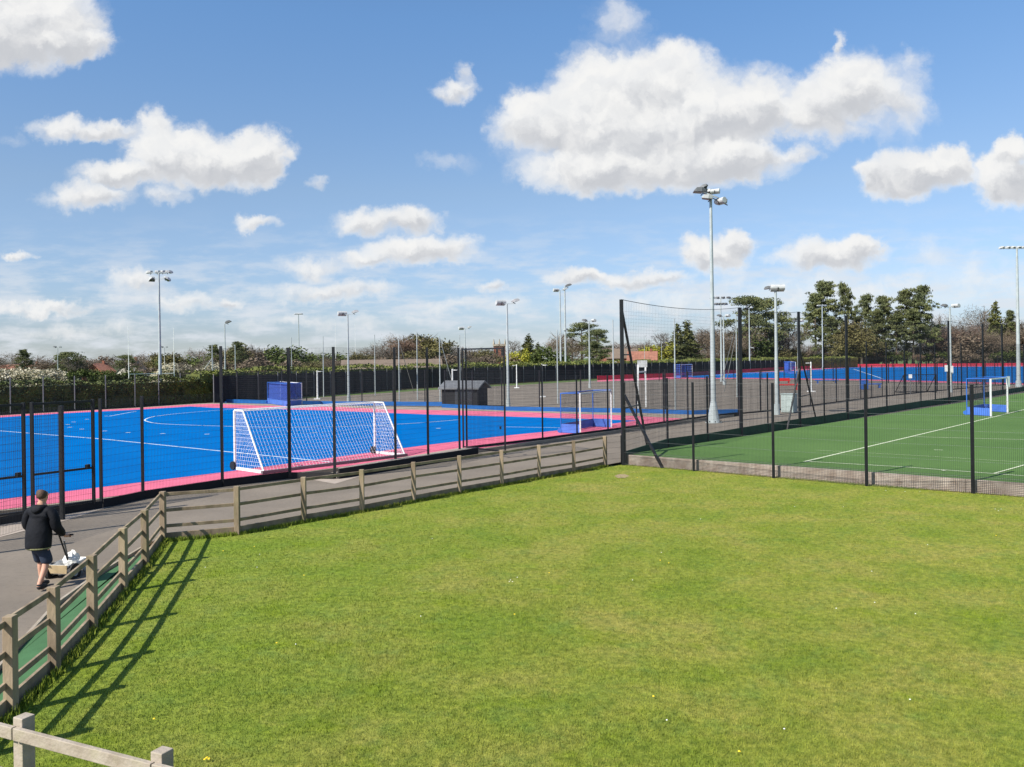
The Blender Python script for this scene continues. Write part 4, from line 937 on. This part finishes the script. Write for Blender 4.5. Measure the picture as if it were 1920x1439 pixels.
def tree_kind(kind, seed):
    r = random.Random(seed); tr, cr2 = MB(), MB(); H = 10.0
    if kind in ('bare', 'red', 'grey', 'olive'):
        limbs(tr, r, H, 12, 3.6, .25, .22, .9)
        bl = [(r.gauss(0, 1.5), r.gauss(0, 1.5), r.uniform(3.5, 8.2), r.uniform(1.3, 2.3), r.uniform(1.3, 2.3), r.uniform(1.2, 2.0)) for _ in range(11)] + [(0, 0, 5.4, 2.6, 2.6, 2.8)]
        blob_leaves(cr2, r, bl, 4300, .13, .36, .10 if kind != 'olive' else .4, .25, .4)
    elif kind == 'twiggy':
        rec(tr, r, Vector((0, 0, -.3)), Vector((0, 0, 1)), 2.6, .26, 6)
        blob_leaves(cr2, r, [(0, 0, 6.5, 3.2, 3.2, 3.0)], 350, .15, .3, .1, .3, .4)
    elif kind == 'pine':
        limbs(tr, r, H, 14, 2.4, .22, .3, .25); bl = []
        for i in range(66):
            z = 3.2 + 6.4 * (i / 65) ** .85; a = r.random() * 6.28; rr = (2.9 * (1 - ((z - 3.0) / 7.4) ** 1.5) + .3) * r.uniform(.3, 1.0)
            bl.append((math.cos(a) * rr, math.sin(a) * rr, z, r.uniform(.5, 1.0), r.uniform(.5, 1.0), r.uniform(.22, .4)))
        for i in range(16):
            a = r.random() * 6.28; z = r.uniform(3.6, 9.6); rr = 3.2 * (1 - ((z - 3.0) / 7.8) ** 1.5) + .5; bl.append((math.cos(a) * rr, math.sin(a) * rr, z, .5, .5, .16))
        blob_leaves(cr2, r, bl, 7500, .10, .24, .3, .2, .5)
    elif kind == 'spruce':
        tr.tube((0, 0, -.3), (0, 0, 9.6), .2, .03, 7); bl = []
        for i in range(34):
            z = .9 + 8.6 * i / 33; a = i * 2.4; rr = 2.7 * (1 - (z / 10.2)) * r.uniform(.55, 1.05)
            bl.append((math.cos(a) * rr * .6, math.sin(a) * rr * .6, z, rr * .6 + .22, rr * .6 + .22, .5))
        blob_leaves(cr2, r, bl, 3600, .16, .32, .4, .3, .1)
    elif kind == 'cedar':
        limbs(tr, r, H, 14, 4.4, .32, .25, .35); bl = []
        for i in range(22):
            z = r.uniform(4.0, 9.2); a = r.random() * 6.28; rr = 3.7 * math.sqrt(max(.05, 1 - ((z - 5.0) / 5.2) ** 2)) * r.uniform(.45, 1.0)
            bl.append((math.cos(a) * rr, math.sin(a) * rr, z, r.uniform(1.1, 1.7), r.uniform(1.1, 1.7), r.uniform(.3, .5)))
        bl += [(0, 0, 9.1, 2.4, 2.4, .7)]
        blob_leaves(cr2, r, bl, 6500, .10, .22, .4, .3, .2)
    else:  # shrub
        for _ in range(5): tr.tube((r.gauss(0, .4), r.gauss(0, .4), -.3), (r.gauss(0, 1.5), r.gauss(0, 1.5), 5), .12, .04, 5)
        bl = [(r.gauss(0, 2.0), r.gauss(0, 1.6), r.uniform(1.8, 6.8), r.uniform(1.3, 2.4), r.uniform(1.3, 2.2), r.uniform(1.3, 2.3)) for _ in range(12)]
        blob_leaves(cr2, r, bl, 3000, .2, .42, .5, .35)
    return tr, cr2
KM = {'bare': 'l_brown', 'red': 'l_red', 'grey': 'l_grey', 'olive': 'l_olive', 'twiggy': 'l_grey', 'pine': 'l_pine', 'spruce': 'l_spruce', 'cedar': 'l_pine', 'gold': 'l_yellow', 'blossom': 'l_blossom', 'bush': 'l_green', 'brownbush': 'l_brown'}
NM = {'bare': 'bare_tree', 'red': 'bare_tree', 'grey': 'bare_tree', 'olive': 'budding_tree', 'twiggy': 'bare_tree', 'pine': 'pine_tree', 'spruce': 'spruce_tree', 'cedar': 'cedar_tree', 'gold': 'golden_shrub', 'blossom': 'blossom_shrub', 'bush': 'evergreen_shrub', 'brownbush': 'bare_shrub'}
DS = {'bare': 'bare brown twigged tree', 'red': 'bare reddish brown tree', 'grey': 'pale grey bare tree', 'olive': 'yellowish green budding tree', 'twiggy': 'black branched leafless winter tree', 'pine': 'dark green pine', 'spruce': 'conical olive green spruce',
      'cedar': 'spreading dark cedar', 'gold': 'golden yellow shrub', 'blossom': 'cream white blossoming shrub', 'bush': 'dark evergreen shrub', 'brownbush': 'brown leafless shrub'}
cache = {}
def variant(kind, v):
    if (kind, v) not in cache:
        tr, cr2 = tree_kind(kind, hash_seed(kind) + v * 17)
        def mk(mb, nm_, m_):
            me = bpy.data.meshes.new(nm_); me.from_pydata(mb.v, [], mb.f); me.update(); me.materials.append(m_); return me
        cache[(kind, v)] = (mk(tr, 'trunk', M['bark']), mk(cr2, 'crown', M[KM[kind]]))
    return cache[(kind, v)]
def hash_seed(s): return sum(ord(c) * (i + 3) for i, c in enumerate(s))
trees = []
def tree(kind, px, top, D, base=-.4, wscale=1.0, label=None):
    if px > 1492: D += 52
    c = AT(px, top, D); h = c.z - base; trees.append((kind, px, (c.x, c.y, base), h, wscale, label))
# left far tree line
r2 = random.Random(21)
def row(x0, x1, step, tops, D, kinds, dj=18, ws=(1.1, 1.7)):
    x = x0
    while x < x1:
        t = np.interp(x, [q[0] for q in tops], [q[1] for q in tops]) + r2.uniform(-4, 5)
        tree(r2.choice(kinds), x, t, D + r2.uniform(-dj, dj), wscale=r2.uniform(*ws)); x += step * r2.uniform(.7, 1.3)
row(-60, 420, 26, [(0, 664), (40, 655), (100, 665), (130, 658), (200, 666), (260, 655), (330, 655), (400, 650)], 215, ['bare', 'grey', 'bush', 'bare', 'olive', 'brownbush'])
row(-40, 400, 44, [(0, 690), (400, 688)], 165, ['brownbush', 'bush', 'bush'], 12, (1.6, 2.2))
row(415, 700, 21, [(415, 650), (450, 638), (500, 648), (560, 652), (600, 660), (650, 658), (700, 652)], 200, ['bare', 'brownbush', 'bare', 'olive', 'bush'])
row(405, 700, 30, [(405, 672), (700, 672)], 165, ['brownbush', 'bare', 'olive'], 10, (1.5, 2.2))
row(700, 930, 20, [(700, 640), (760, 622), (820, 620), (850, 645), (880, 650), (930, 652)], 230, ['grey', 'olive', 'bare', 'bare', 'red'])
row(700, 960, 28, [(700, 668), (960, 664)], 190, ['brownbush', 'bare', 'bush'], 8, (1.5, 2.2))
tree('pine', 45, 653, 205, label='dark rounded evergreen at the far left end of the distant tree line'); tree('cedar', 128, 657, 200, wscale=1.2); tree('cedar', 236, 663, 195); tree('pine', 402, 644, 185); tree('pine', 448, 638, 170, wscale=1.0)
for x, t in ((8, 688), (30, 690), (55, 687), (80, 690), (100, 692)): tree('blossom', x, t, 128, wscale=1.5)
for x, t in ((330, 678), (352, 674), (374, 672), (393, 680)): tree('blossom' if x in (330, 393) else 'grey', x, t, 130, wscale=1.4)
tree('twiggy', 968, 627, 240, wscale=1.1); tree('spruce', 990, 624, 205, wscale=1.7); tree('spruce', 1008, 640, 200, wscale=1.6); tree('bush', 1028, 645, 195, wscale=1.2)
tree('gold', 966, 655, 190, wscale=1.0); tree('gold', 978, 661, 188, wscale=1.0)
tree('bare', 1045, 617, 245, wscale=1.1); tree('cedar', 1090, 600, 225, wscale=.95); tree('cedar', 1120, 613, 215, wscale=.8); tree('pine', 1118, 638, 205, wscale=1.3); tree('bare', 1072, 625, 220, wscale=1.2)
row(1135, 1260, 17, [(1135, 640), (1260, 638)], 260, ['grey', 'red', 'bare'])
tree('twiggy', 1236, 611, 255, wscale=1.1); tree('gold', 1222, 643, 250, wscale=1.6); tree('gold', 1210, 650, 250, wscale=1.4)
tree('spruce', 1270, 603, 252, wscale=1.5); tree('spruce', 1288, 597, 245, wscale=1.75)
row(1310, 1385, 16, [(1310, 612), (1385, 605)], 265, ['red', 'bare', 'bare'])
row(1290, 1500, 20, [(1290, 655), (1500, 645)], 262, ['brownbush', 'bare', 'olive'], 6, (1.4, 2.0))
tree('cedar', 1400, 549, 262, wscale=1.0); tree('cedar', 1436, 553, 266, wscale=.95); tree('cedar', 1416, 590, 258, wscale=1.0); tree('bush', 1420, 620, 256, wscale=1.2); tree('bare', 1478, 600, 270, wscale=1.0); tree('bare', 1462, 612, 262, wscale=1.1)
tree('pine', 1543, 521, 272, wscale=.95); tree('pine', 1528, 545, 268, wscale=.8); tree('pine', 1583, 524, 278, wscale=.55); tree('pine', 1558, 590, 262, wscale=1.0)
tree('pine', 1622, 547, 275, wscale=.75); tree('pine', 1658, 550, 272, wscale=.85); tree('pine', 1642, 575, 268, wscale=.9); tree('pine', 1698, 537, 276, wscale=.8); tree('pine', 1724, 531, 274, wscale=.85); tree('pine', 1712, 575, 268, wscale=1.0); tree('pine', 1680, 585, 268, wscale=.9)
tree('olive', 1600, 590, 262, wscale=1.15); tree('olive', 1615, 612, 258, wscale=1.3); tree('olive', 1582, 620, 258, wscale=1.1)
row(1500, 1960, 17, [(1500, 640), (1740, 640), (1800, 615), (1960, 610)], 282, ['red', 'bare', 'bare', 'brownbush', 'red'], 8, (1.0, 1.6))
row(1500, 1960, 24, [(1500, 662), (1960, 655)], 268, ['brownbush', 'bush', 'red'], 3, (1.6, 2.2))
row(1740, 1960, 13, [(1740, 605), (1800, 600), (1850, 596), (1900, 585), (1960, 590)], 290, ['red', 'red', 'bare', 'grey'], 6, (.7, 1.1))
tree('grey', 1845, 562, 300, wscale=.9); tree('spruce', 1866, 560, 288, wscale=1.1); tree('pine', 1893, 578, 288, wscale=.6); tree('grey', 1760, 580, 300, wscale=.8)
ORD = 'first second third fourth fifth sixth seventh eighth ninth tenth eleventh twelfth thirteenth fourteenth fifteenth sixteenth seventeenth eighteenth nineteenth twentieth'.split()
LM = [(-100, 'beyond the left hedge'), (300, 'from tall left mast to cage goal'), (540, 'from cage goal to shed'), (840, 'from shed to twin masts'),
      (1060, 'from twin masts to black corner pole'), (1168, 'from corner pole to biggest mast'), (1338, 'from biggest mast to cabinet'), (1500, 'from cabinet to slim right mast'), (1783, 'right of slim right mast')]
cnt = {}
for (kind, px, loc, h, ws, lab) in sorted(trees, key=lambda t: t[1]):
    si = max(i for i, l in enumerate(LM) if px >= l[0]); k = (kind, si); cnt[k] = cnt.get(k, 0) + 1
totals = dict(cnt); cnt = {}
for (kind, px, loc, h, ws, lab) in sorted(trees, key=lambda t: t[1]):
    si = max(i for i, l in enumerate(LM) if px >= l[0]); k = (kind, si); cnt[k] = cnt.get(k, 0) + 1
    if not lab:
        lab = (ORD[cnt[k] - 1] + ' ' if totals[k] > 1 else '') + DS[kind] + (' counted from left,' if totals[k] > 1 else ',') + ' ' + LM[si][1]
    nm_ = NM[kind]; tm, cm = variant(kind, r2.randrange(3))
    shrub = kind in ('gold', 'blossom', 'bush', 'brownbush'); ref = 8.6 if shrub else (10.2)
    root = thing(nm_, loc, lab, 'shrub' if shrub else 'tree', 'far tree line'); s_ = h / ref
    root.scale = (s_ * ws, s_ * ws, s_); root.rotation_euler.z = r2.random() * 6.28
    for me_, n_ in ((tm, 'trunk'), (cm, 'crown')):
        o = bpy.data.objects.new(n_, me_); C.objects.link(o); o.parent = root

# ------------------------------------------------------------------ far buildings
def far(px, py, D): p = AT(px, py, D); return Vector((p.x, p.y, -.4))
p = far(937, 690, 260); cs = F / 260; root = thing('church_tower', p, 'square brown brick church tower with pale pinnacles above the trees', 'church tower')
tw = 22 / cs; th = AT(937, 646, 260).z + .4
MB().box(p + Zu * th / 2, (tw, tw, th)).build('tower', M['brick'], root); MB().box(p + Zu * (th - .3), (tw + .4, tw + .4, .5)).build('parapet', M['stone'], root)
for a in (-1, 0, 1):
    for b in (-1, 1):
        c = p + Vector((a * tw * .48, b * tw * .48, th)); MB().tube(c, c + Zu * 1.6, .35, .05, 6).build('pinnacle', M['stone'], root)
for a in (-.22, .22): MB().box(p + Vector((a * tw, -tw / 2 - .02, th * .72)), (.6, .1, 2.0)).build('belfry_window', M['glass'], root)
for (x, D_, w_, top, rh, wl, rf, yaw, lab) in [(45, 225, 11, 686, 2.2, 'brick', 'rooftile', .1, 'low orange roofed house at the far left behind the blossom'),
      (120, 215, 5, 686, 2.4, 'render', 'rooftile', 1.1, 'orange gabled house right of the small left mast'), (148, 225, 8, 686, 2.4, 'brick', 'slate', -.1, 'dark slate roofed house beside the orange gabled house'),
      (187, 215, 4, 687, 2.2, 'brick', 'rooftile', 1.2, 'small orange gabled house in the middle of the left tree line'), (250, 215, 3.5, 685, 3.0, 'render', 'slate', 1.4, 'white gabled house seen through the large rugby posts'),
      (1205, 240, 8, 660, 2.5, 'brick', 'rooftile', -.2, 'red roofed house behind the ladder braced corner pole'), (1162, 245, 10, 655, 2.6, 'brick', 'roofbrown', .2, 'brown brick house left of the corner pole')]:
    p = far(x, 690, D_); zt = AT(x, top, D_).z + .4
    gable('house', p, w_, 7, max(2.2, zt - rh), rh, yaw, lab, 'house', wl, rf, win=3, chim=True)
p = far(735, 690, 150); zt = AT(735, 676, 150).z + .4
gable('pavilion', p, 17, 8, max(2.2, zt - 1.8), 1.8, .15, 'long low pavilion with a brown roof behind the far hedge', 'pavilion', 'brick', 'roofbrown', win=6)

# ------------------------------------------------------------------ man with the trolley
B = G(75, 1105, ZP); fw = Vector((.16, .987, 0)); rt = Vector((.987, -.16, 0))
man = thing('person', B, 'man in a black hooded jacket and navy shorts pushing a small trolley along the path', 'person')
def LP(r_, f_, u_): return rt * r_ + fw * f_ + Zu * u_
def skin(name, chains, m_, parent, sub=2, cap=None):
    vs, es, rad, roots = [], [], [], []; idx = {}
    for ch in chains:
        prev = None
        for j, (p, r_) in enumerate(ch):
            key = tuple(round(c, 4) for c in p)
            if key not in idx:
                idx[key] = len(vs); vs.append(p); rad.append(r_)
                if j == 0: roots.append(idx[key])
            k_ = idx[key]
            if prev is not None: es.append((prev, k_))
            prev = k_
    me = bpy.data.meshes.new(name); me.from_pydata([tuple(LP(*v)) for v in vs], es, []); me.update(); me.materials.append(m_)
    o = bpy.data.objects.new(name, me); C.objects.link(o); o.parent = parent
    sm = o.modifiers.new('skin', 'SKIN'); sm.use_smooth_shade = True; sm.branch_smoothing = .6
    for k_, v in enumerate(me.skin_vertices[0].data): v.radius = (rad[k_][0], rad[k_][1]) if isinstance(rad[k_], tuple) else (rad[k_], rad[k_]); v.use_root = k_ in roots
    if sub: s_ = o.modifiers.new('sub', 'SUBSURF'); s_.levels = sub; s_.render_levels = sub
    return o
pel = (0, -.02, .95)
rh_, lh_ = (.25, .36, .92), (-.17, .40, .93)
def hand(w, sgn):
    c = [[(w, .028), ((w[0] + .01, w[1] + .05, w[2] - .005), (.040)), ((w[0] + .012, w[1] + .085, w[2] - .005), .036)]]
    for i, L_ in enumerate((.075, .085, .08, .06)):
        x = w[0] - .032 + .022 * i; y = w[1] + .095
        c.append([((x, y - .02, w[2]), .011), ((x, y + L_ * .35, w[2] + .004), .0095), ((x, y + L_ * .6, w[2] - .028), .009), ((x, y + L_ * .35, w[2] - .052), .0085)])
    c.append([((w[0] + sgn * .035, w[1] + .03, w[2]), .012), ((w[0] + sgn * .06, w[1] + .06, w[2] - .015), .011), ((w[0] + sgn * .05, w[1] + .09, w[2] - .032), .0095)])
    return c
chains = [[(pel, .14), ((0, -.01, 1.08), .13), ((0, .02, 1.25), .145), ((0, .05, 1.42), .14), ((0, .07, 1.53), .065), ((0, .09, 1.60), .06), ((0, .11, 1.66), .085), ((0, .12, 1.74), .098), ((0, .115, 1.80), .07)],
  [(pel, .14), ((.10, 0, .88), .10), ((.11, .03, .52), .062), ((.115, -.02, .37), .062), ((.11, -.15, .15), .040), ((.11, -.18, .10), .042), ((.115, -.04, .03), .035)],
  [(pel, .14), ((-.10, 0, .88), .10), ((-.09, .16, .53), .062), ((-.09, .14, .38), .062), ((-.08, .15, .13), .040), ((-.08, .15, .07), .042), ((-.08, .30, .04), .033)],
  [((0, .05, 1.42), .14), ((.20, .05, 1.46), .07), ((.29, .04, 1.17), .052), (rh_, .030)],
  [((0, .05, 1.42), .14), ((-.20, .05, 1.46), .07), ((-.29, .06, 1.17), .052), (lh_, .030)]]
body = skin('body', chains + hand(rh_, -1) + hand(lh_, 1), M['skin'], man)
for s_ in (-1, 1): skin('ear', [[((s_ * .098, .115, 1.72), .018), ((s_ * .102, .11, 1.745), .020), ((s_ * .100, .105, 1.76), .014)]], M['skin'], body, 1)
skin('nose', [[((0, .205, 1.75), .012), ((0, .228, 1.715), .018), ((0, .205, 1.70), .014)]], M['skin'], body, 1)
for s_ in (-1, 1): skin('eye', [[((s_ * .034, .200, 1.745), .012), ((s_ * .034, .206, 1.745), .010)]], M['glass'], body, 1)
skin('mouth', [[((-.025, .205, 1.67), .006), ((0, .212, 1.668), .008), ((.025, .205, 1.67), .006)]], M['brick'], body, 1)
skin('hair', [[((0, .055, 1.655), .07), ((0, .06, 1.70), .095), ((0, .085, 1.77), .108), ((0, .115, 1.815), .085)]], M['hair'], man)
skin('jacket', [[((0, -.03, .72), (.235, .18)), ((0, -.03, .80), (.25, .19)), ((0, -.02, .95), (.255, .19)), ((0, .0, 1.15), (.25, .18)), ((0, .03, 1.32), (.25, .18)), ((0, .05, 1.44), (.225, .16)), ((0, .065, 1.55), (.12, .11))],
   [((0, .05, 1.44), (.225, .16)), ((.20, .05, 1.44), .12), ((.28, .04, 1.32), .105), ((.31, .05, 1.15), .095), ((.285, .22, 1.02), .078), ((.255, .31, .945), .062)],
   [((0, .05, 1.44), (.225, .16)), ((-.20, .05, 1.44), .12), ((-.28, .04, 1.32), .105), ((-.31, .05, 1.15), .095), ((-.24, .24, 1.02), .078), ((-.18, .34, .955), .062)]], M['jacket'], man)
skin('hood', [[((-.12, .04, 1.53), .05), ((-.09, -.06, 1.52), .07), ((0, -.11, 1.48), .085), ((.09, -.06, 1.52), .07), ((.12, .04, 1.53), .05)], [((0, -.11, 1.48), .085), ((0, -.12, 1.40), .06)]], M['jacket'], man)
hm = MB(); 
for i in range(28):
    a0, a1 = i * 2 * math.pi / 28, (i + 1) * 2 * math.pi / 28
    P_ = lambda a: B + LP(math.cos(a) * .212, -.03 + math.sin(a) * .155, .775)
    hm.bar(P_(a0), P_(a1), .03, .022)
hm.build('jacket_hem', M['hem'], man)
skin('shorts', [[((0, -.02, .90), (.165, .14)), ((0, -.02, .84), (.165, .135)), ((.10, -.01, .74), .125), ((.115, .04, .56), .115), ((.115, .05, .45), .108)],
   [((0, -.02, .84), (.165, .135)), ((-.10, .04, .74), .125), ((-.10, .13, .56), .115), ((-.10, .15, .46), .105)]], M['shorts'], man)
for nm_, x, y, z in (('shoe', .112, -.13, .025), ('shoe', -.08, .17, .01)):
    skin(nm_, [[((x, y - .08, z + .055), .052), ((x, y + .02, z + .055), .052), ((x + .002, y + .12, z + .045), .046), ((x + .002, y + .17, z + .04), .034)], [((x, y - .03, z + .06), .05), ((x, y - .035, z + .13), .048)]], M['rubber'], man)
# trolley
T0 = G(128, 1080, ZP); tr = thing('trolley', T0, 'white and plywood sided pitch marking trolley with two wheels and a long handle', 'trolley')
def TP(r_, f_, u_): return T0 + (rt * r_ + fw * f_ + Zu * u_) * .70
tb = MB(); vs = [TP(a * w_, f_, u_) for (w_, f_, u_) in ((.22, -.30, .14), (.22, .32, .14), (.30, .42, .44), (.30, -.42, .40)) for a in (-1, 1)]
tb.add(vs, [(0, 1, 3, 2), (0, 2, 4, 6), (1, 7, 5, 3), (2, 3, 5, 4), (0, 6, 7, 1)])
hb_ = tb.build('hopper', M['bag'], tr); so_ = hb_.modifiers.new('thick', 'SOLIDIFY'); so_.thickness = .02
MB().add([TP(-.255, -.37, .16), TP(.255, -.37, .16), TP(.30, -.435, .40), TP(-.30, -.435, .40), TP(-.255, -.40, .16), TP(.255, -.40, .16), TP(.30, -.465, .40), TP(-.30, -.465, .40)], [(3, 2, 1, 0), (4, 5, 6, 7), (0, 1, 5, 4), (2, 3, 7, 6), (0, 4, 7, 3), (1, 2, 6, 5)]).build('rear_panel', M['ply'], tr)
for s_ in (-1, 1):
    for f_ in (-.22, .30):
        rw = .17 if f_ < 0 else .12; c = TP(s_ * .34, f_, rw); wl = MB().tube(c - rt * .035, c + rt * .035, rw, rw, 18).build('wheel', M['rubber'], tr)
        MB().tube(c - rt * .04, c + rt * .04, rw * .45, rw * .45, 12).build('hub', M['galv'], wl)
MB().tube(TP(0, .05, .30), TP(.2, -.42, 1.08), .016, .016, 8).build('handle_shaft', M['greypost'], tr, True)
hc = B + LP(.05, .46, .92); sh0 = hc
tr.children[-1].data.clear_geometry(); _m = MB().tube(TP(0, .05, .30), sh0, .016, .016, 8); tr.children[-1].data.from_pydata([tuple(Vector(v) - T0) for v in _m.v], [], _m.f)
MB().tube(sh0 - rt * .30, sh0 + rt * .30, .017, .017, 8).build('handle_grip', M['rubber'], tr, True)
MB().bar(TP(-.26, -.4, .30), TP(-.34, -.62, .56), .025, .025).build('lever', M['galv'], tr)
sk = MB(); r3 = random.Random(4)
import mathutils
nu, nv = 14, 8; c0 = TP(.04, .10, .44)
vs = []
for j in range(nv + 1):
    for i in range(nu):
        a, b2 = 2 * math.pi * i / nu, -math.pi / 2 + math.pi * j / nv; k2 = 1 + .13 * math.sin(3 * a + j) + r3.uniform(-.06, .06)
        vs.append(c0 + rt * (.15 * k2 * math.cos(b2) * math.cos(a)) + fw * (.15 * k2 * math.cos(b2) * math.sin(a)) + Zu * (.13 * k2 * math.sin(b2) + (.05 if j > 5 and i % 4 == 0 else 0)))
sk.add(vs, [(j * nu + i, j * nu + (i + 1) % nu, (j + 1) * nu + (i + 1) % nu, (j + 1) * nu + i) for j in range(nv) for i in range(nu)])
so2 = sk.build('sack', M['bag']); tag(so2, 'crumpled white plastic sack lying in the trolley hopper', 'sack')

for o in C.objects:
    l = o.get('label')
    if l and not 4 <= len(l.replace(',', ' ').split()) <= 16: print('LONG', len(l.split()), l)
